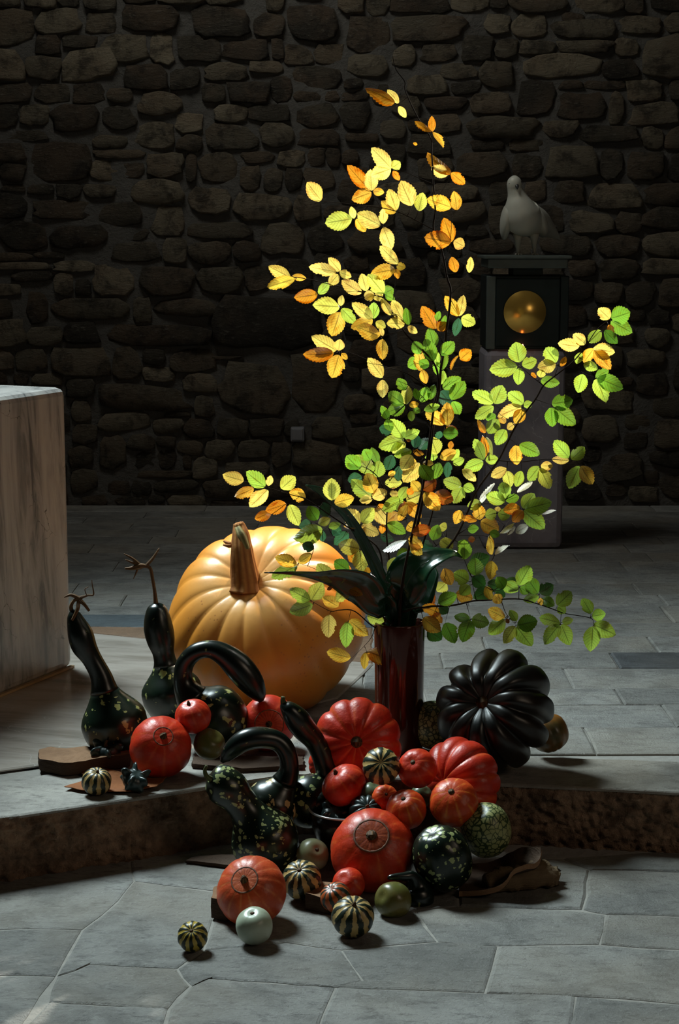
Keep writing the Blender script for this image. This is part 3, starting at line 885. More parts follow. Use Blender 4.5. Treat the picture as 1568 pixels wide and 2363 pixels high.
# dove
DY = PY + 0.17
db = at(1214, 588, DY)
dove = empty('dove_statue', (db.x, DY, Z(590)), 'pale dove statue standing on the bronze tabernacle', 'statue')
def P(px, py, dy, r):
    q = at(px, py, DY + dy)
    return (*q, r * mpp(q))
body = [P(1292, 552, 0.36, 1.5), P(1283, 543, 0.30, 8), P(1262, 527, 0.20, 20), P(1238, 512, 0.10, 33), P(1214, 505, 0.03, 41),
        P(1204, 495, -0.01, 43), P(1198, 474, -0.025, 34), P(1193, 452, -0.03, 22), P(1189, 436, -0.035, 17.5), P(1188, 424, -0.04, 17.5), P(1188, 414, -0.035, 14), P(1188, 407, -0.03, 6)]
bp = catmull(body, 60)
v, f, u = sweep([tuple(q) for q in bp], 28)
v = [a - dove.location for a in v]
mesh_obj('body', v, f, M['dove'], dove, u)
def ellipsoid(name, c, ax, mat, par, n=20, m=14):
    V = []; Fc = []
    for i in range(m + 1):
        p = math.pi * i / m
        for j in range(n):
            t = 2 * math.pi * j / n
            V.append(c + ax[0] * (math.sin(p) * math.cos(t)) + ax[1] * (math.sin(p) * math.sin(t)) + ax[2] * math.cos(p))
    for i in range(m):
        for j in range(n):
            k = (j + 1) % n
            Fc.append((i * n + j, (i + 1) * n + j, (i + 1) * n + k, i * n + k))
    V = [a - par.matrix_world.translation if False else a - par.location for a in V]
    return mesh_obj(name, V, Fc, mat, par)
for (px, py, dx, tilt, hw) in ((1168, 512, -1, 0.05, 13), (1242, 510, 1, -0.42, 20)):
    c = at(px, py, DY + (0.02 if dx < 0 else 0.07)); k = mpp(c)
    ax = [Vector((hw * k, 0.01 * dx, 0)), Vector((0.0, 0.085, -0.03)), Vector((math.sin(tilt) * 38 * k, 0.0, 38 * k * math.cos(tilt)))]
    ellipsoid('wing', c, ax, M['dove'], dove)
c = at(1194, 431, DY - 0.075); k = mpp(c)
tubes_obj('beak', [[tuple(at(1192, 425, DY - 0.05) - dove.location) + (6 * k,), tuple(at(1194, 430, DY - 0.075) - dove.location) + (4.5 * k,), tuple(at(1195, 437, DY - 0.088) - dove.location) + (0.8 * k,)]], M['dovedark'], dove, 10)
for px, py, dy in ((1177, 424, -0.062), (1203, 420, -0.055)):
    ellipsoid('eye', at(px, py, DY + dy), [R_ * 0.004, F_ * 0.003, U_ * 0.004], M['dovedark'], dove, 10, 8)
for px in (1196, 1234):
    t = [P(px, 540, 0.03, 12), P(px, 560, 0.03, 7), P(px, 575, 0.03, 4.2), (at(px, 580, DY + 0.03).x, DY + 0.03, dove.location.z + 0.002, 0.008)]
    t = [tuple(Vector(q[:3]) - dove.location) + (q[3],) for q in t]
    toe = Vector(t[-1][:3])
    toes = [[(toe.x, toe.y, 0.006, 0.006), (toe.x + a, toe.y - 0.035, 0.004, 0.003)] for a in (-0.016, 0, 0.016)]
    tubes_obj('leg', [t] + toes, M['dove'], dove, 10)

# small grey box on the wall
q = at(687, 1002, WALL_Y - 0.05); k = mpp(q)
bxo = empty('junction_box', (q.x, WALL_Y - 0.02, q.z - 17 * k), 'small square grey box fixed low on the stone wall', 'box')
v, f = box_vf(-16 * k, 16 * k, -0.045, 0.02, 0, 33 * k)
bevel(mesh_obj('housing', v, f, M['greybox'], bxo, smooth=False), 0.008)
v, f = box_vf(-12 * k, 12 * k, -0.049, -0.044, 4 * k, 29 * k)
bevel(mesh_obj('lid', v, f, M['greybox'], bxo, smooth=False), 0.003)

# ================================================================== SQUASHES AND GOURDS
def surf(th, ph, a, c, ribs, depth, dim_t, dim_b, power, lump, seed, spike):
    sp, cp = math.sin(ph), math.cos(ph)
    r = a * max(sp, 0.0) ** power
    z = c * (abs(cp) ** 0.95) * (1 if cp >= 0 else -1)
    x = r / a
    z -= dim_t * c * math.exp(-(x / 0.30) ** 2) if cp > 0 else 0
    z += dim_b * c * math.exp(-(x / 0.30) ** 2) if cp < 0 else 0
    if ribs:
        g = (1 - abs(math.sin(ribs * th / 2))) ** 1.7
        k = depth * g * min(1.0, sp * 1.6)
        r *= 1 - k
        z *= 1 - k * 0.8
    if spike:
        b = max(0.0, math.cos(5 * th)) ** 2
        r *= 1 + spike * b * math.exp(-((ph - 0.95) / 0.30) ** 2)
        z += spike * 0.9 * c * b * math.exp(-((ph - 0.80) / 0.25) ** 2)
        r *= 1 + 0.5 * spike * max(0.0, math.cos(5 * th + 0.6)) ** 2 * math.exp(-((ph - 1.9) / 0.35) ** 2)
    if lump:
        v = Vector((sp * math.cos(th), sp * math.sin(th), cp)) * 1.4 + Vector((seed, seed * 1.7, 0))
        k = 1 + lump * mnoise.noise(v)
        r *= k; z *= k
    return Vector((r * math.cos(th), r * math.sin(th), z))

def squash(name, label, c, pole, Y=None, ground=None, squat=0.85, ribs=10, depth=0.03, mat='red', stem='nub', ring=None,
           dim_t=0.12, dim_b=0.1, power=0.92, lump=0.03, group=None, spike=0.0, res=(56, 28), cat='squash', stemlen=1.0, spin=0.0):
    cx, cy, w, h = c
    if Y is None: Y = rest(cx, cy, h, ground)
    ctr = at(cx, cy, Y); k = mpp(ctr)
    a = w / 2 * k; cc = a * squat
    dx, dy = (pole[0] - cx) / (w / 2), (pole[1] - cy) / (h / 2)
    l = math.hypot(dx, dy)
    if l > 0.97: dx, dy = dx / l * 0.97, dy / l * 0.97
    toc = (C_ - ctr).normalized()
    upv = (U_ - toc * U_.dot(toc)).normalized()
    ax = R_ * dx - upv * dy + toc * math.sqrt(max(0, 1 - dx * dx - dy * dy))
    ax.normalize()
    q = Vector((0, 0, 1)).rotation_difference(ax) @ Matrix.Rotation(spin, 3, 'Z').to_quaternion()
    seed = (cx * 0.37 + cy * 0.11) % 17
    nt, npz = res
    args = (a, cc, ribs, depth, dim_t, dim_b, power, lump, seed, spike)
    V = [surf(0, 0.0001, *args)]; Fc = []; UV = []
    for i in range(1, npz):
        ph = math.pi * i / npz
        for j in range(nt):
            V.append(surf(2 * math.pi * j / nt, ph, *args))
    V.append(surf(0, math.pi - 0.0001, *args))
    def idx(i, j): return 1 + (i - 1) * nt + j % nt
    for j in range(nt):
        Fc.append((0, idx(1, j), idx(1, j + 1))); UV += [((j + .5) / nt, 0), (j / nt, 1 / npz), ((j + 1) / nt, 1 / npz)]
    for i in range(1, npz - 1):
        for j in range(nt):
            Fc.append((idx(i, j), idx(i + 1, j), idx(i + 1, j + 1), idx(i, j + 1)))
            UV += [(j / nt, i / npz), (j / nt, (i + 1) / npz), ((j + 1) / nt, (i + 1) / npz), ((j + 1) / nt, i / npz)]
    last = len(V) - 1
    for j in range(nt):
        Fc.append((last, idx(npz - 1, j + 1), idx(npz - 1, j))); UV += [((j + .5) / nt, 1), ((j + 1) / nt, 1 - 1 / npz), (j / nt, 1 - 1 / npz)]
    R3 = q.to_matrix()
    zmin = min((R3 @ p).z for p in V[::3])
    root = empty(name, (ctr.x, ctr.y, ctr.z + zmin), label, cat, group)
    mw = Matrix.Translation((0, 0, -zmin)) @ R3.to_4x4()
    mesh_obj('skin', V, Fc, M[mat], root, UV, matrix=mw)
    top = surf(0, 0.0001, *args)
    if ring:
        ph0, tk = ring
        n = 40; m = 6
        V = []; Fc = []; UV = []
        for j in range(n):
            th = 2 * math.pi * j / n
            p = surf(th, ph0, *args); p1 = surf(th, ph0 + 0.05, *args)
            t = (p1 - p).normalized(); nn = Vector((math.cos(th), math.sin(th), 0)); b = Vector((-nn.y, nn.x, 0))
            up = b.cross(t) * -1
            if up.z < 0: up = -up
            rr = a * tk * (0.85 + 0.2 * math.sin(j * 2.7 + seed))
            for i in range(m):
                an = 2 * math.pi * i / m
                V.append(p + t * (rr * 1.5 * math.cos(an)) + up * (rr * 0.6 * math.sin(an)))
        for j in range(n):
            for i in range(m):
                a0 = j * m + i; a1 = j * m + (i + 1) % m; b0 = ((j + 1) % n) * m + i; b1 = ((j + 1) % n) * m + (i + 1) % m
                Fc.append((a0, b0, b1, a1)); UV += [(j / n, i / m), ((j + 1) / n, i / m), ((j + 1) / n, (i + 1) / m), (j / n, (i + 1) / m)]
        mesh_obj('corky_ring', V, Fc, M['ring'], root, UV, matrix=mw)
    if stem == 'nub':
        r = a * 0.10
        t = [(0, 0, top.z - r, r * 1.5), (0, 0, top.z + r * 0.2, r * 1.15), (r * .2, 0, top.z + r * 1.2 * stemlen, r * 0.75), (r * .3, 0, top.z + r * 1.9 * stemlen, r * 0.6)]
        v, f, u = sweep([tuple(x) for x in catmull(t, 10)], 10)
        mesh_obj('stem', v, f, M['nub'], root, u, matrix=mw)
    elif stem == 'scar':
        r = a * 0.11
        t = [(0, 0, top.z - r * .3, r * 0.5), (0, 0, top.z + r * 0.25, r * 0.9), (0, 0, top.z + r * 0.2, r * 1.15), (0, 0, top.z - r * .5, r * 1.3)]
        v, f, u = sweep([tuple(x) for x in t], 14)
        mesh_obj('blossom_scar', v, f, M['nub'], root, u, matrix=mw)
    elif stem == 'stalk':
        r = a * 0.10
        t = [(0, 0, top.z - r, r * 2.0), (0, 0, top.z + r, r * 1.3), (r * .6, 0, top.z + r * 3.2 * stemlen, r), (r * 1.6, 0, top.z + r * 5 * stemlen, r * 0.8)]
        v, f, u = sweep([tuple(x) for x in catmull(t, 14)], 10)
        mesh_obj('stem', v, f, M['nub'], root, u, matrix=mw)
    return root

def gourd(name, label, body, neck, mat='gourd', neckmat=None, Y=None, ground=None, stem=None, axis=None, group=None, ring=30, n=70):
    """body (px,py,rpx); neck [(px,py,dY,rpx)...] leaving the body"""
    bx, by, br = body
    if Y is None: Y = rest(bx, by, br * 2, ground)
    c = at(bx, by, Y); k = mpp(c); r = br * k
    pts = []
    for (px, py, dY, rp) in neck:
        p = at(px, py, Y + dY)
        pts.append((*p, rp * mpp(p)))
    ax = (Vector(pts[0][:3]) - c).normalized()
    chain = []
    for al in (3, 20, 42, 66, 90, 112):
        t = math.radians(al)
        chain.append((*(c - ax * r * math.cos(t) * 1.02), max(r * math.sin(t), 0.001)))
    chain += pts
    P_ = [tuple(x) for x in catmull(chain, n)]
    P_ = [(x, y, z, max(rr, 0.0006)) for (x, y, z, rr) in P_]
    v, f, u = sweep(P_, ring)
    zmin = min(a.z for a in v)
    root = empty(name, (c.x, c.y, zmin), label, 'gourd', group)
    org = root.location.copy()
    # body and neck split where the neck begins
    if neckmat:
        ncut = int(n * 6.2 / (len(chain) - 1))
        v1, f1, u1 = sweep(P_[:ncut + 1], ring)
        v2, f2, u2 = sweep(P_[ncut:], ring)
        # keep the neck's frame continuous by re-using the body ring radius only
        mesh_obj('body', [a - org for a in v1], f1, M[mat], root, u1)
        mesh_obj('neck', [a - org for a in v2], f2, M[neckmat], root, u2)
    else:
        mesh_obj('body', [a - org for a in v], f, M[mat], root, u)
    if stem:
        tubes = []
        for t in stem:
            T = []
            for (px, py, dY, rp) in t:
                p = at(px, py, Y + dY)
                T.append((*(p - org), rp * mpp(p)))
            tubes.append([tuple(x) for x in catmull(T, max(6, 4 * len(T)))])
        tubes_obj('dried_stem', tubes, M['dry'] if stem and len(stem) > 1 else M['nubgreen'], root, 7)
    return root, Y

# ---- the big pumpkin
GY = rest(617, 1430, 372, PLAT)
g = squash('giant_pumpkin', 'huge pale orange ribbed pumpkin with thick corky stem', (617, 1432, 452, 368), (570, 1335), ground=PLAT,
           squat=0.83, ribs=15, depth=0.028, mat='giant', stem=None, dim_t=0.16, power=0.86, lump=0.05, res=(150, 70), cat='pumpkin', spin=0.3)
stp = [(566, 1362, -.02, 40), (566, 1345, -.02, 34), (562, 1310, -.02, 30), (558, 1270, -.02, 25), (556, 1240, -.01, 21), (553, 1218, 0.0, 15), (550, 1207, 0.0, 11)]
SY = GY - 0.13
T = []
for (px, py, dY, rp) in stp:
    p = at(px, py, SY + dY); T.append((*(p - g.location), rp * mpp(p)))
T = [tuple(x) for x in catmull(T, 26)]
v, f, u = sweep(T, 22, True)
for i in range(len(T)):
    for j in range(22):
        cth = Vector(T[i][:3]); d = v[i * 22 + j] - cth
        v[i * 22 + j] = cth + d * (1 + 0.10 * math.sin(j * 2 * math.pi / 22 * 7) + 0.06 * mnoise.noise(v[i * 22 + j] * 30))
stm = mesh_obj('stem', v, f, M['gstem'], g, u)
p0, p1, p2 = at(562, 1255, SY - .03), at(572, 1270, SY - .035), at(577, 1298, SY - .035)
tubes_obj('green_flap', [[tuple(at(548, 1216, SY - .025) - g.location) + (0.009,), tuple(at(560, 1240, SY - .035) - g.location) + (0.014,), tuple(p1 - g.location) + (0.010,), tuple(p2 - g.location) + (0.003,)]], M['gstemgreen'], g, 10)
t1 = [[tuple(at(548, 1258, SY) - g.location) + (0.012,), tuple(at(532, 1257, SY - .01) - g.location) + (0.009,), tuple(at(516, 1248, SY - .01) - g.location) + (0.003,)],
      [tuple(at(545, 1258, SY) - g.location) + (0.008,), tuple(at(528, 1260, SY - .02) - g.location) + (0.006,), tuple(at(515, 1257, SY - .02) - g.location) + (0.003,)]]
tubes_obj('side_stub', t1, M['gstem'], g, 8)

# ---- swan-necked gourds
gourd('swan_gourd', 'dark spotted gourd leaning left with a long straight neck', (265, 1672, 76),
      [(243, 1600, 0.0, 36), (233, 1560, 0.0, 25), (212, 1520, 0, 23), (194, 1490, 0, 29), (185, 1462, 0, 29), (176, 1437, 0, 22), (170, 1418, 0, 15), (166, 1408, 0, 5)],
      'gourd', 'gourdneck', ground=PLAT, stem=[[(166, 1412, 0, 5), (164, 1398, 0, 4.5), (172, 1385, 0, 4), (185, 1382, 0, 6)],
      [(185, 1382, 0, 5), (165, 1373, 0, 4), (148, 1378, 0, 1.5)], [(185, 1380, 0, 4), (202, 1374, 0, 2.6), (216, 1372, 0, 2), (213, 1350, 0, 1.2), (212, 1338, 0, .8)],
      [(183, 1384, 0, 6), (195, 1395, -.01, 4), (206, 1410, -.01, 3)], [(182, 1386, 0, 5), (178, 1408, -.02, 4.5), (166, 1432, -.03, 3)],
      [(200, 1374, 0, 1.2), (196, 1360, 0, 1), (204, 1354, 0, .8)]])
gourd('swan_gourd', 'dark spotted gourd with an upright bulb-headed neck and tall dried stalk', (398, 1602, 70),
      [(384, 1540, 0, 32), (378, 1510, 0, 25), (372, 1480, 0, 32), (366, 1450, 0, 34), (363, 1420, 0, 29), (361, 1400, 0, 20), (360, 1392, 0, 8)],
      'gourd', 'gourdneck', Y=rest(398, 1602, 140, PLAT), stem=[[(360, 1395, 0, 6), (357, 1365, 0, 4.2), (352, 1335, 0, 4), (347, 1312, 0, 4), (335, 1306, 0, 5), (322, 1306, 0, 8)],
      [(324, 1306, 0, 8), (305, 1311, 0, 5), (288, 1312, 0, 2)], [(322, 1303, 0, 5), (305, 1288, 0, 3), (286, 1278, 0, 1.2)], [(322, 1304, 0, 4), (303, 1297, 0, 2.5), (289, 1291, 0, 1.2)],
      [(335, 1308, 0, 4), (352, 1290, 0, 3.5), (368, 1265, 0, 1.5)], [(318, 1310, 0, 3), (314, 1322, 0, 2), (308, 1336, 0, 1)]])
gourd('swan_gourd', 'dark spotted gourd whose neck arches over in front of the big pumpkin', (495, 1658, 78),
      [(445, 1612, .0, 42), (424, 1575, 0, 24), (426, 1535, 0, 21), (450, 1506, -.01, 20), (485, 1498, -.01, 21), (520, 1512, -.01, 27), (552, 1540, -.01, 33), (580, 1575, -.01, 30), (598, 1605, -.01, 18), (604, 1618, -.01, 6)],
      'gourd', 'gourdneck', ground=PLAT)
gourd('swan_gourd', 'dark gourd with pale-tipped crooked neck rising beside the lobed red pumpkin', (712, 1850, 60),
      [(755, 1795, .03, 30), (748, 1755, .03, 25), (728, 1712, .03, 24), (704, 1684, .02, 28), (686, 1660, .01, 29), (670, 1640, 0, 22), (658, 1628, 0, 14), (653, 1621, 0, 6)],
      'gourddots', 'gourdneck', Y=4.50, stem=[[(655, 1624, 0, 8), (653, 1615, 0, 6), (654, 1608, 0, 5)]])
gourd('swan_gourd', 'cream-streaked dark gourd whose neck arches to the left like a hook', (628, 1856, 62),
      [(655, 1810, .0, 34), (668, 1775, 0, 23), (662, 1735, 0, 22), (640, 1710, 0, 23), (605, 1702, -.01, 25), (568, 1707, -.02, 25), (540, 1726, -.02, 22), (522, 1745, -.02, 15), (512, 1758, -.02, 5)],
      'gourdcream', 'gourdneck', Y=4.47)
gourd('swan_gourd', 'speckled dark gourd with round head and thin curled green stalk', (612, 1940, 78),
      [(575, 1880, 0, 44), (553, 1848, 0, 38), (530, 1822, 0, 46), (505, 1805, 0, 44), (487, 1798, 0, 30), (480, 1795, 0, 9)],
      'gourddots', None, Y=rest(612, 1935, 156, FLOOR), stem=[[(492, 1800, -.02, 8), (478, 1792, -.04, 6), (473, 1778, -.04, 4.5), (477, 1767, -.04, 4)]])

# ---- platform, left cluster
squash('red_squash', 'round red squash with a small ring on the platform beside the spotted gourds', (371, 1724, 144, 138), (378, 1697), ground=PLAT, squat=0.93, ribs=10, depth=0.02, mat='red', ring=(0.28, 0.014), dim_t=0.06)
squash('red_squash', 'small red squash perched beneath the arched gourd', (446, 1653, 84, 80), (434, 1622), Y=rest(371, 1724, 138, PLAT) + 0.055, squat=0.94, ribs=9, depth=0.02, mat='red', stemlen=1.2)
squash('olive_gourd', 'small round olive brown gourd between two red squashes and the arched gourd', (483, 1717, 74, 62), (500, 1700), Y=rest(371, 1724, 138, PLAT) + 0.03, squat=0.9, ribs=0, mat='olive', cat='gourd', stem=None)
squash('striped_gourd', 'tiny cream and green striped gourd on the rust-brown leaf', (223, 1803, 70, 62), (226, 1778), ground=PLAT, squat=0.86, ribs=10, depth=0.06, mat='stripe', cat='gourd', dim_t=0.15)
squash('thorn_gourd', 'black knobbly crown gourd at the foot of the leaning gourd', (246, 1738, 62, 60), (243, 1715), ground=PLAT, squat=0.8, ribs=0, mat='star', spike=0.55, cat='gourd', stem='stalk')
squash('thorn_gourd', 'dark teal crown gourd with wing-like points at the step edge', (311, 1800, 56, 56), (318, 1780), ground=PLAT, squat=0.8, ribs=0, mat='star', spike=0.6, cat='gourd', stem=None, spin=0.6)
# ---- platform, middle
squash('red_squash', 'bright red squash with a broad ringed face behind the hooked neck', (620, 1668, 130, 122), (622, 1672), ground=PLAT, squat=0.84, ribs=10, depth=0.02, mat='redface', ring=(0.50, 0.016), dim_t=0.05)
squash('red_pumpkin', 'large red lobed pumpkin facing forward in front of the vase', (826, 1712, 206, 184), (822, 1713), ground=PLAT, squat=0.62, ribs=11, depth=0.07, mat='redlobe', stem='scar', dim_t=0.12, res=(88, 34), cat='pumpkin')
squash('red_pumpkin', 'red underside of a lobed pumpkin below the crooked dark neck', (752, 1762, 84, 110), (730, 1770), Y=4.60, squat=0.8, ribs=9, depth=0.06, mat='redlobe', stem=None, cat='pumpkin')
squash('red_pumpkin', 'large orange-red lobed pumpkin leaning on the step edge', (1062, 1802, 200, 178), (1000, 1806), Y=4.46, squat=0.74, ribs=11, depth=0.085, mat='redlobe', stem=None, res=(88, 34), cat='pumpkin', spin=0.25)
# ---- heap on the floor in front of the step
HY = 4.40
squash('red_squash', 'smooth red squash with short stem lying in the steel-rimmed bowl', (795, 1812, 106, 88), (768, 1780), Y=4.43, squat=0.80, ribs=9, depth=0.03, mat='red')
squash('striped_gourd', 'cream and black striped gourd topmost in the heap', (880, 1768, 88, 80), (880, 1758), Y=4.36, squat=0.86, ribs=10, depth=0.05, mat='stripe', cat='gourd', stem=None)
squash('red_squash', 'red squash with off-centre scar beside the topmost striped gourd', (964, 1773, 92, 86), (951, 1757), Y=4.38, squat=0.93, ribs=9, depth=0.02, mat='red', stem='scar')
squash('orange_squash', 'yellow-streaked orange squash resting on the netted melon', (1048, 1852, 114, 106), (1041, 1825), Y=4.30, squat=0.92, ribs=10, depth=0.02, mat='orange', stem='scar', dim_t=0.06)
squash('red_squash', 'orange-red squash in the heart of the heap with dark stem scar', (938, 1868, 94, 90), (930, 1840), Y=4.30, squat=0.94, ribs=9, depth=0.02, mat='orange', stem='scar')
squash('orange_squash', 'smallest orange squash tucked against the grey-green egg gourd', (889, 1841, 62, 54), (893, 1832), Y=4.38, squat=0.88, ribs=9, depth=0.02, mat='orange', stem='scar')
squash('egg_gourd', 'grey-green egg-shaped gourd behind the smallest orange squash', (856, 1838, 60, 60), (868, 1815), Y=4.41, squat=1.15, ribs=0, mat='green', cat='gourd', stem=None)
squash('egg_gourd', 'mottled green gourd peeping out behind the heart of the heap', (972, 1838, 52, 50), (985, 1825), Y=4.42, squat=1.05, ribs=0, mat='green', cat='gourd', stem=None)
squash('ribbed_gourd', 'small black deeply ribbed squash beside the bowl', (846, 1872, 82, 60), (850, 1858), Y=4.36, squat=0.66, ribs=11, depth=0.20, mat='star', cat='gourd')
squash('thorn_gourd', 'black crown gourd half hidden inside the bowl', (770, 1884, 58, 46), (775, 1868), Y=4.40, squat=0.75, ribs=0, mat='star', spike=0.5, cat='gourd', stem=None)
squash('dark_squash', 'dark green squash at the back of the bowl', (738, 1850, 66, 62), (725, 1830), Y=4.47, squat=0.9, ribs=8, depth=0.04, mat='gourddots', stem=None)
squash('ringed_squash', 'largest red squash in front with a dark fringed ring', (862, 1962, 197, 166), (857, 1927), ground=FLOOR, squat=0.84, ribs=10, depth=0.015, mat='redeye', ring=(0.38, 0.020), stem='scar', dim_t=0.04, res=(80, 40))
squash('dark_squash', 'upright dark green squash dotted with pale flecks in the heap', (1022, 1980, 136, 166), (1000, 1915), ground=FLOOR, squat=1.18, ribs=8, depth=0.03, mat='gourddots', stem=None)
squash('netted_melon', 'pale green netted melon at the right of the heap', (1122, 1915, 118, 132), (1110, 1868), Y=4.29, squat=1.1, ribs=0, mat='melon', cat='melon', stem=None)
squash('pale_gourd', 'pale olive round gourd above the striped one beside the ringed squash', (722, 1972, 76, 62), (735, 1960), ground=FLOOR + 0.02, squat=0.86, ribs=0, mat='paleolive', cat='gourd', stem='scar')
squash('striped_gourd', 'dark striped gourd with cream streaks next to the salmon squash', (697, 2030, 92, 96), (690, 2003), ground=FLOOR, squat=0.95, ribs=10, depth=0.06, mat='stripe', cat='gourd', stem='scar')
squash('ringed_squash', 'salmon-orange ringed squash tilted to the left on the floor', (581, 2057, 163, 136), (560, 2030), ground=FLOOR, squat=0.84, ribs=14, depth=0.015, mat='salmon', ring=(0.36, 0.018), dim_t=0.06, res=(80, 40))
squash('pale_gourd', 'pale grey-green ball gourd in front of the salmon squash', (587, 2136, 86, 84), (582, 2105), ground=FLOOR, squat=0.98, ribs=6, depth=0.01, mat='pale', cat='gourd', stem='scar')
squash('striped_gourd', 'little yellow and black striped gourd alone on the flagstones', (445, 2161, 71, 68), (441, 2146), ground=FLOOR, squat=0.92, ribs=10, depth=0.06, mat='stripeyel', cat='gourd', stem='scar')
squash('red_squash', 'small smooth red squash balanced above the front striped gourd', (805, 2040, 75, 70), (792, 2025), Y=4.13, squat=0.94, ribs=0, mat='red', stem=None)
squash('striped_squash', 'orange squash with dark green bands under the small red one', (775, 2070, 72, 78), (760, 2045), ground=FLOOR, squat=0.9, ribs=10, depth=0.06, mat='stripeor', stem=None)
squash('striped_gourd', 'front cream and dark green striped gourd casting shade on the flagstones', (815, 2115, 100, 88), (818, 2085), ground=FLOOR, squat=0.86, ribs=10, depth=0.05, mat='stripe', cat='gourd', stem='nub', spin=.4)
squash('olive_gourd', 'olive green egg-shaped gourd lying in front of the ringed squash', (908, 2077, 84, 66), (880, 2070), ground=FLOOR, squat=1.0, ribs=0, mat='olive', cat='gourd', stem=None)
gourd('swan_gourd', 'black pear-shaped gourd with curved neck in the deepest shade', (965, 2070, 38), [(960, 2040, 0, 24), (950, 2022, -.01, 13), (935, 2022, -.02, 10), (905, 2024, -.03, 7), (895, 2026, -.03, 3)], 'gourdneck', None, Y=4.14)

# ---- right of the vase
squash('black_squash', 'very large black-green squash with deep bulging ribs', (1143, 1640, 284, 286), (1092, 1606), ground=PLAT, squat=0.78, ribs=11, depth=0.19, mat='blackbrown', stem='scar', dim_t=0.30, lump=0.10, res=(150, 60), power=0.8)
squash('green_orange_squash', 'orange and green squash peeping out behind the black one', (1268, 1692, 92, 112), (1250, 1640), ground=PLAT, squat=0.95, ribs=9, depth=0.08, mat='orgreen', stem=None)
squash('netted_melon', 'netted melon hidden between the vase and the black squash', (1000, 1672, 96, 128), (1000, 1612), ground=PLAT, squat=1.2, ribs=0, mat='melon', cat='melon', stem=None)

# ---- bowl
bc = at(800, 1862, 4.44); bk = mpp(bc)
bowl = empty('steel_bowl', (bc.x, bc.y, bc.z - 0.125), 'dark bowl with bright steel rim among the gourds', 'bowl')
prof = [(0.0, 0.0), (0.045, 0.0), (0.075, 0.025), (0.093, 0.075), (0.101, 0.122), (0.098, 0.122), (0.089, 0.076), (0.071, 0.030), (0.04, 0.006), (0.0, 0.006)]
V = []; Fc = []
n = 48
for (r, z) in prof:
    for j in range(n):
        V.append((max(r, 1e-4) * math.cos(2 * math.pi * j / n), max(r, 1e-4) * math.sin(2 * math.pi * j / n), z))
for i in range(len(prof) - 1):
    for j in range(n):
        k2 = (j + 1) % n
        Fc.append((i * n + j, i * n + k2, (i + 1) * n + k2, (i + 1) * n + j))
mesh_obj('shell', V, Fc, M['bowlin'], bowl)
rim = [(0.1005 * math.cos(2 * math.pi * j / 64), 0.1005 * math.sin(2 * math.pi * j / 64), 0.1235, 0.0030) for j in range(65)]
v, f, u = sweep(rim, 8, False)
mesh_obj('rim', v, f, M['steel'], bowl, u)

# ---- vase
VY = 4.86
vb = at(921, 1740, VY); vk = mpp(vb)
vz0 = PLAT
vtop = at(921, 1434, VY).z
vase = empty('vase', (vb.x, VY, vz0), 'tall glossy red-brown cylindrical vase holding the branches', 'vase')
hgt = vtop - vz0
r = 57.5 * vk
prof = [(r * .96, 0), (r * .985, 0.006), (r * 0.97, hgt * .3), (r * .985, hgt * .75), (r * 1.01, hgt * .985), (r * 1.0, hgt), (r * .93, hgt), (r * .92, hgt * .97), (r * .90, hgt * .3), (r * .88, 0.02), (0.001, 0.018)]
V = []; Fc = []
n = 64
for (rr, z) in prof:
    for j in range(n):
        V.append((rr * math.cos(2 * math.pi * j / n), rr * math.sin(2 * math.pi * j / n), z))
for i in range(len(prof) - 1):
    for j in range(n):
        k2 = (j + 1) % n
        Fc.append((i * n + j, i * n + k2, (i + 1) * n + k2, (i + 1) * n + j))
mesh_obj('wall', V, Fc, M['vase'], vase)
v, f, u = sweep([(0, 0, 0.0, r * .97), (0, 0, 0.004, r * .985), (0, 0, 0.02, r * .98)], 48)
mesh_obj('foot', v, f, M['vase'], vase, u)

# ---- bark, wood and fallen leaves
def chunk(name, label, cat, poly, z, th, mat, side=None, curl=0.0, seed=1.0, rough=0.005):
    pts = [Vector((*gp(px, py, z), 0)) for px, py in poly]
    n = len(pts)
    fine = []
    for i in range(n):
        a, b = pts[i], pts[(i + 1) % n]
        for t in range(4):
            p = a.lerp(b, t / 4)
            p += Vector((mnoise.noise(p * 40 + Vector((seed, 0, 0))), mnoise.noise(p * 40 + Vector((0, seed, 3))), 0)) * rough
            fine.append(p)
    c = sum(fine, Vector()) / len(fine)
    o = empty(name, (c.x, c.y, z), label, cat)
    m = len(fine)
    rad = max((p - c).length for p in fine)
    V = []; Fc = []
    lev = [(1.0, 0.0), (1.02, th * .5), (1.0, th), (0.66, th), (0.33, th)]
    for (s, zz) in lev:
        for p in fine:
            q = (p - c) * s
            lift = curl * ((q.length / rad) ** 2)
            V.append((q.x, q.y, zz + lift + (mnoise.noise(q * 30 + Vector((seed, seed, zz * 50))) * th * 0.25 if zz > 0 else 0)))
    V.append((0, 0, th)); V.append((0, 0, 0))
    for i in range(len(lev) - 1):
        for j in range(m):
            k2 = (j + 1) % m
            Fc.append((i * m + j, i * m + k2, (i + 1) * m + k2, (i + 1) * m + j))
    for j in range(m):
        k2 = (j + 1) % m
        Fc.append(((len(lev) - 1) * m + j, (len(lev) - 1) * m + k2, len(V) - 2))
        Fc.append((k2, j, len(V) - 1))
    top_faces = [i for i in range(len(Fc)) if i >= 2 * m]
    A = sum(fine[i].x * fine[(i + 1) % m].y - fine[(i + 1) % m].x * fine[i].y for i in range(m))
    if A < 0: Fc = [tuple(reversed(t)) for t in Fc]
    if side:
        mesh_obj('edge', V, Fc[:2 * m], M[side], o)
        mesh_obj('top', V, Fc[2 * m:], M[mat], o)
    else:
        mesh_obj('sheet', V, Fc, M[mat], o)
    return o
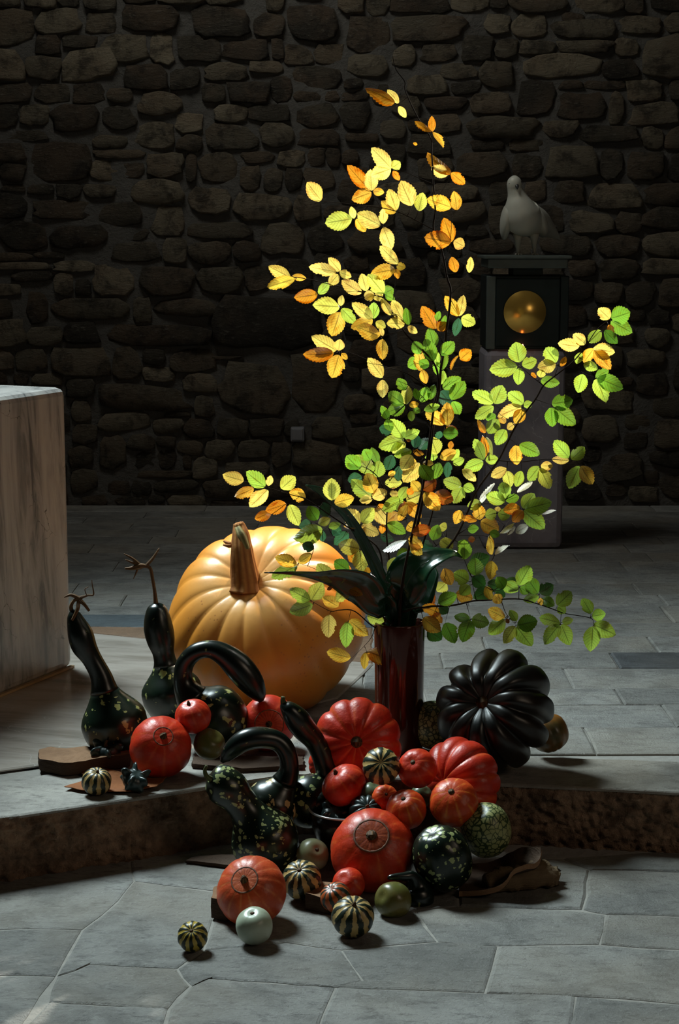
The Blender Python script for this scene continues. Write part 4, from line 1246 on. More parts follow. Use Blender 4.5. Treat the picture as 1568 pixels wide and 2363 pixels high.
chunk('bark_slab', 'slab of bark under the leaning gourd by the polished marble', 'bark', [(92, 1778), (150, 1790), (215, 1782), (300, 1768), (300, 1740), (220, 1752), (130, 1752), (90, 1758)], PLAT + 0.004, 0.036, 'bark', 'barkdark')
chunk('dry_leaf', 'large rust-brown dry leaf under the tiny striped gourd', 'leaf', [(150, 1822), (200, 1830), (290, 1832), (360, 1822), (385, 1800), (330, 1795), (280, 1785), (215, 1772), (180, 1780), (205, 1800)], PLAT + 0.002, 0.003, 'rust', None, 0.008, 2.0)
chunk('bark_slab', 'dark bark sheet under the hooked gourd on the step', 'bark', [(445, 1772), (560, 1782), (700, 1775), (700, 1755), (560, 1752), (450, 1756)], PLAT + 0.002, 0.012, 'barkdark', 'barkdark', 0.0, 3.0)
chunk('bark_slab', 'rust-brown bark sheet beneath the speckled gourd at the step foot', 'bark', [(430, 1992), (520, 2002), (640, 2008), (700, 2005), (660, 1985), (520, 1978), (440, 1984)], FLOOR + 0.001, 0.008, 'barkdark', 'barkdark', 0.0, 4.0)
chunk('bark_slab', 'broken bark chip behind the salmon squash', 'bark', [(488, 2118), (520, 2126), (600, 2118), (600, 2092), (520, 2088), (494, 2092)], FLOOR + 0.001, 0.05, 'bark', 'barkdark', 0.0, 5.0)
chunk('wood_block', 'small dark wooden block beside the orange-banded squash', 'wood', [(706, 2098), (760, 2108), (800, 2096), (790, 2070), (715, 2072)], FLOOR + 0.001, 0.04, 'bark', 'barkdark', 0.0, 6.0)
# curled bark shell on the right
V = []; Fc = []; nu, nv = 30, 12
cs = empty('curled_bark', on(1170, 2055, FLOOR), 'curled bark shell with pale rim sticking out on the right', 'bark')
ctrl_lo = [(1060, 2062, 4.16), (1120, 2056, 4.14), (1165, 2040, 4.14), (1190, 2008, 4.15), (1240, 1992, 4.18), (1252, 1962, 4.22)]
ctrl_hi = [(1060, 2000, 4.36), (1110, 1995, 4.36), (1150, 1985, 4.36), (1180, 1968, 4.34), (1215, 1958, 4.32), (1248, 1958, 4.26)]
lo = catmull([tuple(at(*q)) for q in ctrl_lo], nu); hi = catmull([tuple(at(*q)) for q in ctrl_hi], nu)
for s in (0, 1):
    for i in range(nu + 1):
        for j in range(nv + 1):
            t = j / nv
            p = Vector(lo[i]).lerp(Vector(hi[i]), t)
            p.z = max(p.z - 0.022 * math.sin(math.pi * t) + 0.005 * mnoise.noise(p * 40), 0.006) - s * 0.010 + (0.004 if s == 0 else 0)
            V.append(p - cs.location)
off = (nu + 1) * (nv + 1)
inner, outer, edge = [], [], []
for i in range(nu):
    for j in range(nv):
        a = i * (nv + 1) + j
        inner.append((a, a + nv + 1, a + nv + 2, a + 1))
        outer.append((off + a, off + a + 1, off + a + nv + 2, off + a + nv + 1))
def strip(idx):
    for a, b in zip(idx[:-1], idx[1:]): edge.append((a, b, off + b, off + a))
strip([i * (nv + 1) for i in range(nu + 1)]); strip([i * (nv + 1) + nv for i in range(nu + 1)])
strip(list(range(nv + 1))); strip([nu * (nv + 1) + j for j in range(nv + 1)])
mesh_obj('inner_face', V, inner, M['barkdark'], cs); mesh_obj('outer_face', V, outer, M['barkdark'], cs); mesh_obj('rim', V, edge, M['bark'], cs)
# split log
lg = [(1120, 2040, 4.20, 26), (1180, 2036, 4.22, 30), (1240, 2024, 4.24, 33), (1275, 2024, 4.25, 30), (1287, 2026, 4.25, 24)]
T = []
for (px, py, Y, rp) in lg:
    p = at(px, py, Y); T.append((*p, rp * mpp(p)))
T = [tuple(x) for x in catmull(T, 24)]
v, f, u = sweep(T, 20)
v = [a + Vector((mnoise.noise(a * 25), mnoise.noise(a * 25 + Vector((5, 0, 0))), mnoise.noise(a * 25 + Vector((0, 7, 0))))) * 0.012 + Vector((mnoise.noise(a * 90), 0, mnoise.noise(a * 90 + Vector((3, 3, 3))))) * (0.004 if a.x < 0.40 else 0.012) for a in v]
for a in v: a.z = max(a.z, 0.002)
log = empty('split_log', (v[0].x, v[0].y, 0.0), 'weathered split log end lying beyond the curled bark', 'wood')
mesh_obj('log', [a - log.location for a in v], f, M['wood'], log, u)

# ================================================================== BRANCHES
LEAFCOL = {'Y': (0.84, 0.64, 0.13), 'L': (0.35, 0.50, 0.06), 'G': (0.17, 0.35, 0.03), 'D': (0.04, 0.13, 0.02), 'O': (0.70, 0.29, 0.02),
           'B': (0.34, 0.10, 0.012), 'W': (0.85, 0.82, 0.66), 'S': (0.03, 0.10, 0.045), 'K': (0.60, 0.60, 0.09), 'P': (0.78, 0.46, 0.05)}  # W: bright glare on a leaf, painted as its colour
# base x,y  tip x,y  width  colour -- as measured on five enlargements (offset, scale)
LA = """1075 150 897 60 75 O|1100 152 1030 70 50 Y|1100 170 1145 240 42 Y|1300 325 1195 262 40 O|1300 325 1300 228 45 O|1305 325 1370 422 35 P|1212 402 1186 392 18 O
1410 580 1270 455 75 O|1395 588 1300 535 75 Y|1415 572 1500 640 65 O|1418 780 1270 728 95 P|1450 797 1435 682 72 P|1055 545 935 420 90 Y|1052 548 930 590 95 Y|1058 542 1110 508 62 K
1065 560 1105 618 40 O|915 668 788 525 85 O|935 680 930 550 85 Y|935 690 815 735 88 P|945 685 1012 690 48 P|1180 770 1110 618 105 Y|1220 803 1245 690 76 K|1085 800 1040 668 78 Y
1080 815 995 740 65 P|632 740 545 628 92 Y|820 850 653 875 112 K|830 848 812 775 42 Y|842 850 900 928 58 P|990 890 848 815 95 Y|1005 880 1010 782 55 Y|1005 900 1058 1035 85 Y
1095 1120 985 1012 75 Y|1078 1155 928 1182 95 P|1085 1130 1142 1142 50 P|1085 1150 1095 1212 38 O|1415 990 1252 962 108 O|1420 988 1372 842 85 O|1432 982 1497 1018 72 Y
1445 1172 1418 1078 60 O|1525 1175 1535 1078 45 Y|445 1205 312 1132 72 Y|475 1212 303 1262 76 P|455 1195 542 1208 42 P|610 1305 468 1325 86 O|615 1302 682 1235 58 L
725 1170 556 1138 76 Y|745 1165 675 1083 62 Y|740 1170 815 1200 52 Y|735 1185 678 1250 62 Y|875 1300 753 1220 80 Y|905 1285 875 1178 68 Y|1010 1300 913 1183 92 K|1012 1300 1068 1270 72 G
955 1310 888 1315 62 Y|1010 1310 945 1328 52 Y"""
LC = """578 90 382 75 118 K|582 82 598 3 50 Y|592 100 694 208 88 L|580 125 522 302 132 P|555 405 376 298 108 Y|570 405 582 322 78 Y|535 425 314 435 108 O|590 425 634 468 42 P|575 435 522 604 128 P
815 175 666 58 92 Y|825 175 825 53 82 L|820 185 660 242 92 P|870 300 700 232 112 P|840 195 912 238 62 K|890 300 873 232 38 Y|885 320 890 472 86 P|830 5 758 30 52 Y|840 5 898 36 52 Y|905 0 978 36 52 G
950 150 883 28 62 Y|1035 185 958 38 82 Y|1075 220 1055 93 62 G|1050 215 918 205 86 Y|1070 230 1142 277 52 Y|890 600 782 457 98 Y|890 615 890 748 80 Y
1275 250 1172 83 106 O|1285 255 1352 198 82 O|1280 190 1302 118 46 G|1330 250 1345 148 52 G|1265 385 1225 238 92 G|1160 430 1118 338 82 G|1260 480 1195 318 102 G|1318 442 1405 338 92 G
1165 555 1148 378 80 P|1175 540 1205 645 62 P|1160 470 1072 525 95 G|1225 520 1150 480 72 G|1285 520 1270 398 62 L|1300 590 1272 468 62 G|1320 545 1340 398 52 G|1310 650 1330 548 66 L
1325 680 1458 598 92 G|1385 760 1485 630 105 G|1305 700 1395 800 102 S|1400 770 1445 872 82 G|1440 440 1380 542 30 O|1450 470 1530 400 95 O|1440 155 1340 8 86 P|1445 155 1478 2 72 Y
1460 165 1562 212 94 K|1445 170 1410 302 66 S|1040 790 928 708 102 G|1060 795 1065 650 82 K|1050 800 922 852 102 G|1080 800 1153 790 48 P|1055 690 998 606 78 G|1095 840 1100 918 52 L|1110 820 1162 850 52 G
1150 760 1120 678 52 G|1165 778 1218 666 86 G|1230 760 1265 648 62 G|930 905 878 803 62 G|1190 838 1303 800 62 L|1340 940 1197 842 98 P|1360 950 1355 778 98 P|1355 950 1432 1025 72 O|1325 1000 1440 1005 92 G
1040 1040 945 898 112 L|1045 1045 858 1105 112 L|1045 1035 1158 985 78 L|1060 1050 1096 1060 22 B|1050 1065 962 1148 78 K|1100 1130 970 1168 72 L|960 985 865 965 88 S|920 900 950 990 70 G|1110 1130 1187 1156 46 O
1120 1110 1145 1018 72 S|1145 1112 1235 1043 78 S|1285 1155 1238 1028 112 K|1290 1165 1193 1183 62 L|1305 1185 1422 1128 82 P|1290 1045 1306 986 52 S|1380 1118 1385 1058 42 O|1385 1200 1442 1118 62 L|1400 1225 1482 1188 64 L
1100 1160 1028 1272 102 Y|1155 1215 1038 1358 118 Y|1125 1190 1068 1268 62 P|1180 1215 1258 1222 46 Y|1165 1230 1248 1345 98 G|1300 1215 1262 1332 84 G|1365 1210 1358 1328 62 S|960 1160 918 1272 84 S|1010 1240 1000 1352 72 S
720 1262 626 1166 112 G|820 1295 696 1160 112 L|845 1322 868 1203 102 L|800 1200 753 1118 84 G|860 1225 808 1103 62 G|740 1320 636 1345 84 S|830 1438 772 1292 112 P|805 1465 660 1340 112 L|815 1470 923 1422 88 Y
815 1480 720 1488 66 Y|905 1360 1032 1362 78 K|940 1438 1008 1440 54 Y|955 1405 985 1378 26 B|930 1310 982 1280 42 P|1010 1475 1072 1390 74 L|1065 1442 1118 1400 52 O|1160 1420 1098 1348 74 P|1175 1410 1278 1343 94 B
1260 1440 1403 1490 108 B|1190 1430 1303 1562 112 P|1060 1490 1182 1438 92 K|1050 1495 1008 1562 58 B|1060 1500 1102 1570 84 P|1040 1480 886 1562 104 L|520 1490 520 1327 122 K|540 1510 683 1468 98 P"""
LD = """1290 170 1428 128 132 G|1280 175 1197 98 92 Y|1290 190 1443 277 118 G|1275 215 1302 298 52 O|1240 260 1338 355 78 G|1215 258 1126 348 88 L|1060 375 903 353 92 Y|1105 358 1015 283 82 Y|1160 385 1318 420 98 Y
1165 390 1090 492 88 P|1165 395 1288 540 98 P|1085 470 1025 448 82 L|1090 500 1195 538 72 L|1175 600 1273 545 74 G|1190 600 1378 682 118 G|1180 610 1252 778 108 L|1085 575 1048 712 98 L|625 490 598 342 132 L
612 520 410 542 128 L|645 512 753 473 88 L|628 530 615 654 80 L|895 490 812 383 112 L|890 505 757 528 98 Y|925 520 962 447 42 O|775 600 792 543 62 K|710 565 748 602 32 O|780 620 918 640 84 G
435 790 282 702 98 L|445 790 502 656 118 L|440 810 302 897 88 L|455 870 383 907 62 G|655 790 543 706 104 L|655 805 721 783 58 L|640 810 467 882 98 Y|655 830 588 932 88 P|590 935 536 972 58 Y|525 930 478 878 52 P
470 900 397 1005 98 L|525 975 457 1088 92 L|860 790 1013 765 118 G|855 815 865 958 98 G|880 815 1034 942 118 G|625 1085 778 1157 102 G|600 1090 610 1233 102 P|985 1180 876 1056 102 L|1000 1190 1098 1103 92 L
985 1200 860 1190 62 Y|1060 1240 982 1404 108 L|1070 1240 1153 1373 102 P|770 1245 687 1345 92 L|780 1240 868 1240 68 Y|775 1255 848 1406 98 K|535 1260 420 1318 78 Y|535 1275 562 1394 82 K|640 1275 600 1393 74 L
370 1195 300 1042 84 L|365 1210 222 1265 94 L|380 1200 475 1188 72 L|380 1000 322 903 46 O|370 1185 362 1018 56 O|385 1030 440 1168 46 K|215 1260 312 1350 68 Y|205 1385 72 1338 94 L|210 1390 148 1512 98 L
220 1385 300 1412 72 L|350 1505 442 1362 50 W|610 1432 722 1358 46 W|535 1475 500 1355 98 L|520 1500 382 1448 102 L|525 1490 624 1460 72 G|650 1545 735 1438 102 L|665 1550 863 1500 118 L|655 1560 808 1698 122 L
650 1560 576 1645 84 O|630 1540 508 1562 84 O|465 1570 475 1533 48 Y|460 1575 378 1605 84 L|470 1580 560 1604 88 L|350 1510 246 1530 82 L|340 1630 318 1507 94 P|345 1640 478 1704 118 P|320 1635 196 1614 54 O
200 1560 156 1660 74 P|480 1725 592 1653 32 Y|598 1722 693 1668 66 W|535 1738 596 1678 36 W|780 1592 892 1563 18 W|448 1882 552 1812 36 W|405 1740 432 1882 58 P|410 1720 483 1742 62 G|100 1690 46 1670 68 K
85 1755 98 1855 86 K|180 1790 264 1845 92 G|305 1770 253 1772 46 B|250 1700 333 1690 64 G"""
LE_ = """250 180 103 138 98 Y|400 220 263 116 104 L|420 215 440 142 50 Y|510 235 608 150 104 K|320 230 186 292 78 P|415 240 290 364 98 Y|545 340 402 388 94 O|440 405 326 442 74 O|680 300 566 258 94 P|570 345 634 492 98 K
800 520 597 580 128 L|1060 480 946 383 112 Y|1075 475 1153 367 98 K|1060 490 946 490 46 P|1070 490 1194 552 88 Y|1160 370 1250 485 92 Y|1180 362 1230 348 32 O|1250 462 1326 400 84 P|1330 462 1388 338 62 P
1330 402 1372 328 44 B|1380 330 1486 440 86 P|1250 470 1378 548 84 G|1212 548 1216 480 48 O|1055 655 907 618 114 K|1060 660 1070 818 108 K|1035 740 978 690 64 O|1110 835 1095 775 64 O|760 455 698 356 94 G|800 330 832 436 84 S
770 482 854 440 64 K|720 480 636 500 84 S|800 604 790 520 54 S|870 562 925 496 64 S|980 540 878 624 86 S|740 650 656 622 74 S|840 502 925 480 54 L|620 765 467 708 88 P|630 750 728 688 68 P|625 770 442 855 94 L
865 885 762 757 104 K|985 805 878 738 98 G|860 882 960 828 88 K|975 930 930 862 74 P|980 930 1078 972 62 O|975 935 893 1020 90 K|830 938 867 918 26 B|715 1010 566 932 94 L|720 1010 800 886 112 K|730 1040 567 1095 104 L
910 1055 798 988 84 P|845 1110 840 1274 104 Y|975 1160 960 1344 98 L|985 1150 1114 1256 104 P|1110 1120 1228 1162 84 K|995 1412 826 1368 98 P|1110 1365 1284 1435 108 P|1100 1372 1090 1492 62 P|1110 1380 1168 1434 44 O
1230 1172 1334 1160 64 D|1310 712 1262 824 78 K|1315 710 1418 688 102 G|1320 715 1404 824 94 L|1400 722 1454 772 62 K|1390 590 1212 666 48 W|1400 572 1494 645 84 P|1410 620 1494 694 74 P|1380 522 1484 468 74 P|1420 540 1555 508 84 B
1270 862 1332 848 44 O|1200 560 1296 592 64 S|1490 600 1570 652 64 S|1410 1035 1378 945 84 B"""
LF = """520 335 515 228 98 G|500 340 574 402 84 D|475 370 386 318 94 L|480 390 426 452 74 L|615 245 605 362 72 P|590 380 674 412 74 D|620 420 506 472 88 D|640 430 698 462 64 D|580 400 612 482 54 P|630 450 674 502 64 P
690 412 648 342 74 G|690 382 774 434 84 L|775 400 693 368 84 D|778 395 848 278 94 L|785 405 842 442 54 G|895 445 826 346 88 G|905 440 988 392 84 D|900 460 806 486 58 L|905 470 915 517 34 P|920 470 994 517 64 G
1010 515 1098 432 94 L|1015 520 1062 562 58 L|1215 565 1162 472 74 L|1220 580 1304 566 74 L|1230 630 1364 692 98 L|1225 640 1215 798 98 L|1030 620 902 588 78 L|1040 615 1108 600 48 L|1025 630 932 748 88 L|1035 630 1088 758 88 L
695 590 592 538 78 P|695 600 597 688 88 L|765 610 723 542 54 L|770 635 892 608 104 G|755 640 688 744 78 K|765 640 858 764 98 L|700 618 722 600 28 B|485 595 388 580 58 G|495 595 602 622 88 G|485 600 438 738 98 G
335 620 394 744 94 G|290 500 404 448 84 G|300 520 352 562 64 D|400 440 504 474 84 P|300 560 196 518 74 O|200 590 306 674 94 P|270 560 314 622 54 O|230 660 314 724 94 D|330 290 372 394 78 P|340 380 286 434 74 K
450 238 450 120 88 G|480 270 604 218 94 D|380 172 306 118 78 K|260 122 292 28 74 G|165 262 113 240 54 K|200 430 274 502 84 B|30 350 64 338 44 O"""
leaves = []
for txt, ox, oy, s in ((LA, 500, 180, 1568 / 600), (LC, 600, 680, 3.136), (LD, 1000, 680, 3.136), (LE_, 480, 1050, 1568 / 520), (LF, 900, 1200, 1568 / 600)):
    for t in txt.replace('\n', '|').split('|'):
        q = t.split()
        bx, by, tx, ty, w = [float(z) for z in q[:5]]
        leaves.append((bx / s + ox, by / s + oy, tx / s + ox, ty / s + oy, w / s, q[5]))

# branches: label, depth at the vase, depth drift, list of twig lines in pixels
TOPV = (921, 1440)
BR = [
 ('tallest beech branch with golden leaves rising to the top of the picture', 4.87, 0.03, [
   ([TOPV, (935, 1330), (962, 1220), (984, 1110), (998, 1000), (1005, 945), (1014, 903), (1018, 852), (1024, 817), (1029, 776), (1041, 678), (1032, 640), (1020, 578), (1001, 528), (1005, 486), (1001, 425), (997, 352), (994, 318), (965, 272), (936, 211), (934, 188), (914, 160), (906, 128)], 8.0),
   ([(1001, 530), (913, 487), (825, 473), (730, 462), (711, 461)], 2.4), ([(915, 490), (885, 522)], 1.8), ([(1000, 425), (930, 395), (903, 389)], 2), ([(880, 480), (858, 442)], 1.6), ([(850, 476), (818, 505)], 1.6),
   ([(1011, 455), (1034, 417), (1040, 400)], 1.6), ([(1040, 560), (1043, 515), (1045, 478)], 1.6), ([(1028, 600), (1043, 560)], 1.8), ([(1042, 678), (1068, 650), (1084, 628)], 1.8), ([(940, 225), (921, 240)], 1.4), ([(985, 305), (997, 303)], 1.4), ([(998, 355), (965, 333)], 1.2),
   ([(1040, 690), (1062, 730)], 1.8), ([(1026, 800), (1009, 762)], 2.2), ([(1020, 845), (1060, 860), (1062, 825)], 1.6), ([(1014, 905), (1035, 885), (1050, 870)], 1.8), ([(1003, 950), (1028, 985), (1034, 980)], 1.8), ([(1018, 850), (985, 825), (972, 855)], 1.6)]),
 ('beech branch with yellow leaves reaching up and to the left above the pumpkin', 4.80, -0.10, [
   ([TOPV, (930, 1340), (950, 1240), (975, 1130), (990, 1030), (1002, 940), (1012, 880), (1000, 835), (954, 788), (932, 763), (912, 722), (890, 690), (860, 680), (787, 662), (720, 646), (685, 640)], 7.0),
   ([(905, 710), (912, 660), (915, 613)], 1.8), ([(932, 763), (895, 772), (882, 779)], 1.8), ([(860, 682), (830, 688), (787, 708)], 1.6), ([(995, 900), (940, 862), (889, 846), (849, 830), (804, 812), (782, 811)], 2.2), ([(1000, 945), (965, 905), (925, 881), (884, 873)], 2.0),
   ([(995, 985), (970, 955), (937, 933)], 2.2), ([(985, 1062), (960, 1038), (932, 1012)], 2.4), ([(787, 663), (735, 678)], 1.4), ([(880, 690), (862, 735)], 1.6), ([(787, 662), (780, 628)], 1.4), ([(905, 715), (940, 745)], 1.6)]),
 ('long beech branch with green leaves slanting up to the right past the tabernacle', 4.90, 0.12, [
   ([TOPV, (945, 1380), (1000, 1305), (1051, 1241), (1080, 1180), (1105, 1126), (1153, 1059), (1191, 983), (1236, 922), (1255, 890), (1281, 868), (1325, 833), (1357, 792), (1379, 760), (1411, 734)], 7.0),
   ([(1255, 890), (1225, 866), (1199, 843)], 2.2), ([(1281, 868), (1290, 842)], 1.8), ([(1348, 803), (1371, 803)], 1.8), ([(1325, 836), (1345, 860), (1378, 872)], 1.8), ([(1190, 985), (1165, 950), (1140, 933)], 2), ([(1205, 960), (1209, 938)], 1.8), ([(1238, 922), (1273, 934)], 1.8),
   ([(1172, 1020), (1180, 1015), (1195, 1027)], 1.6), ([(1153, 1063), (1200, 1066), (1260, 1060), (1320, 1062), (1372, 1057)], 2.4), ([(1247, 1061), (1246, 1078)], 1.4), ([(1330, 1062), (1340, 1074)], 1.4), ([(1203, 1066), (1204, 1088)], 1.4), ([(1137, 1085), (1118, 1064)], 2), ([(1098, 1140), (1067, 1121)], 1.8),
   ([(1085, 1172), (1115, 1163), (1160, 1165), (1208, 1175)], 2.4), ([(1160, 1165), (1168, 1152)], 1.6), ([(1055, 1235), (1085, 1215), (1107, 1200)], 2.0), ([(1358, 792), (1385, 765)], 1.6), ([(1120, 1105), (1122, 1010)], 1.2), ([(1100, 1195), (1125, 1185), (1190, 1230)], 1.4), ([(1130, 1185), (1240, 1188)], 1.0), ([(1060, 1235), (1130, 1240), (1142, 1280)], 1.3)]),
 ('low beech branch with green leaves stretching right above the black squash', 4.82, -0.06, [
   ([TOPV, (940, 1410), (985, 1400), (1045, 1397), (1091, 1387), (1122, 1385), (1195, 1382), (1240, 1393), (1283, 1408), (1306, 1416), (1363, 1426), (1371, 1441)], 5.5),
   ([(1198, 1382), (1198, 1353)], 2), ([(1158, 1388), (1170, 1418), (1193, 1443)], 2), ([(1296, 1414), (1294, 1439)], 1.8), ([(1244, 1394), (1246, 1369)], 1.8), ([(1283, 1408), (1287, 1397)], 1.6), ([(1077, 1393), (1087, 1428)], 1.8), ([(1038, 1398), (1028, 1437)], 1.8), ([(1100, 1387), (1092, 1352), (1088, 1330)], 2), ([(1145, 1384), (1140, 1362)], 1.8), ([(1010, 1398), (1000, 1420)], 1.5)]),
 ('low beech branch with yellow leaves hanging in front of the big pumpkin', 4.84, -0.03, [
   ([TOPV, (895, 1452), (861, 1445), (818, 1410), (782, 1408), (762, 1410), (719, 1387)], 4.5), ([(765, 1410), (760, 1419)], 1.6), ([(810, 1410), (805, 1432)], 1.6), ([(866, 1448), (858, 1470), (841, 1491), (810, 1521)], 2.0), ([(842, 1492), (847, 1503)], 1.6), ([(840, 1430), (848, 1421)], 1.5),
   ([(905, 1440), (850, 1395), (803, 1358), (768, 1343), (732, 1315), (689, 1299)], 2.8), ([(803, 1360), (782, 1400)], 1.4), ([(770, 1343), (805, 1318)], 1.4)]),
 ('beech branch with freckled leaves reaching far left over the pumpkin stem', 4.92, 0.0, [
   ([TOPV, (900, 1400), (885, 1320), (871, 1262), (812, 1222), (762, 1189), (709, 1153), (666, 1140), (622, 1126), (563, 1110)], 5.0), ([(762, 1190), (765, 1160)], 1.8), ([(780, 1205), (745, 1223)], 1.8), ([(824, 1230), (831, 1210)], 1.8), ([(860, 1255), (832, 1268)], 1.8), ([(708, 1155), (660, 1163)], 1.6), ([(690, 1147), (669, 1164)], 1.4), ([(740, 1175), (720, 1205)], 1.4), ([(800, 1225), (790, 1245)], 1.4)]),
 ('bushy beech branch with green leaves in the middle left of the vase', 4.98, 0.08, [
   ([TOPV, (905, 1340), (893, 1240), (893, 1165), (880, 1115), (862, 1090), (835, 1075)], 5.5), ([(893, 1165), (937, 1155), (985, 1132)], 2.2), ([(893, 1190), (858, 1150)], 2), ([(888, 1130), (900, 1110)], 1.6), ([(895, 1260), (925, 1250), (945, 1225)], 1.8), ([(900, 1310), (915, 1287)], 1.8), ([(893, 1220), (865, 1200)], 1.6)]),
 ('bushy beech branch with mixed leaves standing in the centre of the vase', 5.00, 0.05, [
   ([TOPV, (950, 1330), (985, 1230), (1005, 1150), (1005, 1090), (1000, 1050)], 6.0), ([(1005, 1150), (975, 1130)], 1.8), ([(1003, 1100), (1012, 1052)], 1.8), ([(1004, 1120), (1030, 1068), (1045, 1065)], 1.8), ([(985, 1230), (945, 1215), (938, 1195)], 1.8), ([(998, 1180), (1030, 1135)], 1.8), ([(1000, 1075), (965, 1045)], 1.6), ([(960, 1300), (995, 1280), (1020, 1290)], 1.8), ([(965, 1290), (1020, 1250), (1030, 1240)], 1.8), ([(940, 1370), (990, 1370)], 1.8), ([(945, 1350), (1030, 1330)], 1.6)]),
]
# leaf blades: a few variants of a toothed, pleated ovate leaf (unit length along +y)
def leaf_mesh(seed, curl, fold, bite=0):
    q = random.Random(seed)
    ns = 18
    cols = (-1, -0.5, 0, 0.5, 1)
    V = []; Fc = []; UV = []
    co = []
    bs = q.choice((-1, 1))
    for i in range(ns + 1):
        t = i / ns
        w = 0.5 * (math.sin(math.pi * t ** 0.92) ** 0.72) * (1.0 - 0.10 * (t - 0.5)) if 0 < t < 1 else 0.0
        if i % 2 and 0.1 < t < 0.97: w *= 0.925
        for c in cols:
            ww = w * (1 + q.uniform(-0.015, 0.015))
            if bite and 0.45 < t < 0.62 and c * bs > 0.6: ww *= 0.8
            x = c * ww
            y = t + (0.02 if i % 2 == 0 and abs(c) == 1 and 0 < t < 1 else 0)
            pleat = 0.010 * math.cos(2 * math.pi * (t - abs(c) * 0.13) * 8.5) * min(1, abs(c) * 2) * (1 if 0.08 < t < 0.95 else 0)
            z = -fold * abs(x) * 0.5 + pleat + curl * (t - 0.4) ** 2 - curl * 0.16 + 0.03 * math.sin(5 * t + seed) * c
            co.append((c, t))
            V.append((x, y, z))
    n = len(cols)
    for i in range(ns):
        for j in range(n - 1):
            a = i * n + j
            ff = (a, a + 1, a + n + 1, a + n)
            Fc.append(ff); UV += [co[k] for k in ff]
    me = bpy.data.meshes.new('leaf')
    me.from_pydata(V, [], Fc)
    ul = me.uv_layers.new(name='UVMap')
    ul.data.foreach_set('uv', np.array(UV, dtype=np.float32).ravel())
    me.polygons.foreach_set('use_smooth', [True] * len(me.polygons))
    me.materials.append(M['leaf'])
    return me
LM = [leaf_mesh(1, -0.12, 0.25), leaf_mesh(2, 0.10, 0.18), leaf_mesh(3, -0.25, 0.30), leaf_mesh(4, 0.02, 0.12, 1), leaf_mesh(5, -0.06, 0.22), leaf_mesh(6, 0.18, 0.3, 1)]

def seg_near(p, a, b):
    ax, ay = a; bx, by = b
    dx, dy = bx - ax, by - ay
    t = max(0, min(1, ((p[0] - ax) * dx + (p[1] - ay) * dy) / max(dx * dx + dy * dy, 1e-6)))
    q = (ax + dx * t, ay + dy * t)
    return math.hypot(p[0] - q[0], p[1] - q[1]), q
branch_objs = []
tubes_of = []
rl = random.Random(99)
def depth_of(bi, px, py):
    lab, Y0, dr_, tw = BR[bi]
    h = (1440 - py) / 900.0
    return Y0 + dr_ * max(0, h) * 1.2 + 0.05 * math.sin(px * 0.017 + bi) * min(1, math.hypot(px - 921, py - 1440) / 250)
for bi, (lab, Y0, dr_, tw) in enumerate(BR):
    root = empty('beech_branch', (vase.location.x, VY, PLAT + 0.06), lab, 'branch', None)
    branch_objs.append(root)
    tb = []
    for ti, (line, wd) in enumerate(tw):
        pts = []
        L = len(line)
        for k, (px, py) in enumerate(line):
            Yk = depth_of(bi, px, py)
            if ti == 0 and k == 0: Yk = VY + (bi - 3.5) * 0.008
            p = at(px, py, Yk)
            r = wd * 0.5 * (1 - 0.78 * k / (L - 1)) * mpp(p)
            pts.append((*p, r))
        if ti == 0:
            pts.insert(0, (vase.location.x + (bi - 3.5) * 0.006, VY + 0.01, PLAT + 0.06, pts[0][3]))
        tb.append([tuple(x) for x in catmull(pts, max(5, 4 * len(pts)))])
    tubes_of.append(tb)
for li, (bx, by, tx, ty, w, colr) in enumerate(leaves):
    best = None
    for bi, (lab, Y0, dr_, tw) in enumerate(BR):
        for line, wd in tw:
            for a, b in zip(line[:-1], line[1:]):
                d, q = seg_near((bx, by), a, b)
                if best is None or d < best[0]:
                    best = (d, bi, q)
    d, bi, q = best
    root = branch_objs[bi]
    Yq = depth_of(bi, *q)
    Yb = Yq + rl.uniform(-0.03, 0.03) * min(1, d / 12 + 0.3)
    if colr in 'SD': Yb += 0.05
    B = at(bx, by, Yb); Qp = at(q[0], q[1], Yq)
    if d > 2:
        mid = (B + Qp) / 2 + Vector((0, 0, -0.002))
        tubes_of[bi].append([(*Qp, 0.0012), (*mid, 0.0010), (*B, 0.0008)])
    lenpx = math.hypot(tx - bx, ty - by)
    m = mpp(B)
    tilt = rl.uniform(-0.42, 0.42)
    Tp = at(tx, ty, Yb + tilt * lenpx * m)
    ax = Tp - B; Ln = ax.length; ax.normalize()
    vw = (C_ - B).normalized()
    x0 = ax.cross(vw).normalized()
    wid = w * m
    natural = 0.60 * Ln
    if wid < 0.40 * Ln:
        roll = math.acos(max(0.12, min(1, wid / natural))) * rl.choice((-1, 1)); W = natural
    else:
        roll = rl.uniform(-0.35, 0.35); W = wid / math.cos(roll) * 1.02
    if colr == 'W': roll = -abs(roll)
    x1 = x0 * math.cos(roll) + x0.cross(ax) * math.sin(roll)
    W *= 1.06
    z1 = x1.cross(ax)
    o = bpy.data.objects.new('leaf', LM[li % 6])
    COL.objects.link(o)
    o.parent = root
    M4 = Matrix(((x1.x * W, ax.x * Ln, z1.x * Ln, B.x), (x1.y * W, ax.y * Ln, z1.y * Ln, B.y), (x1.z * W, ax.z * Ln, z1.z * Ln, B.z), (0, 0, 0, 1)))
    o.matrix_local = Matrix.Translation(-root.location) @ M4
    c = LEAFCOL[colr]
    j = rl.uniform(0.86, 1.12)
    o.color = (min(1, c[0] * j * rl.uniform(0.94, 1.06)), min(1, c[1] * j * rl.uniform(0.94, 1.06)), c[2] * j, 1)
for bi, root in enumerate(branch_objs):
    tubes_obj('twigs', tubes_of[bi], M['twig'], root, 6, origin=root.location)

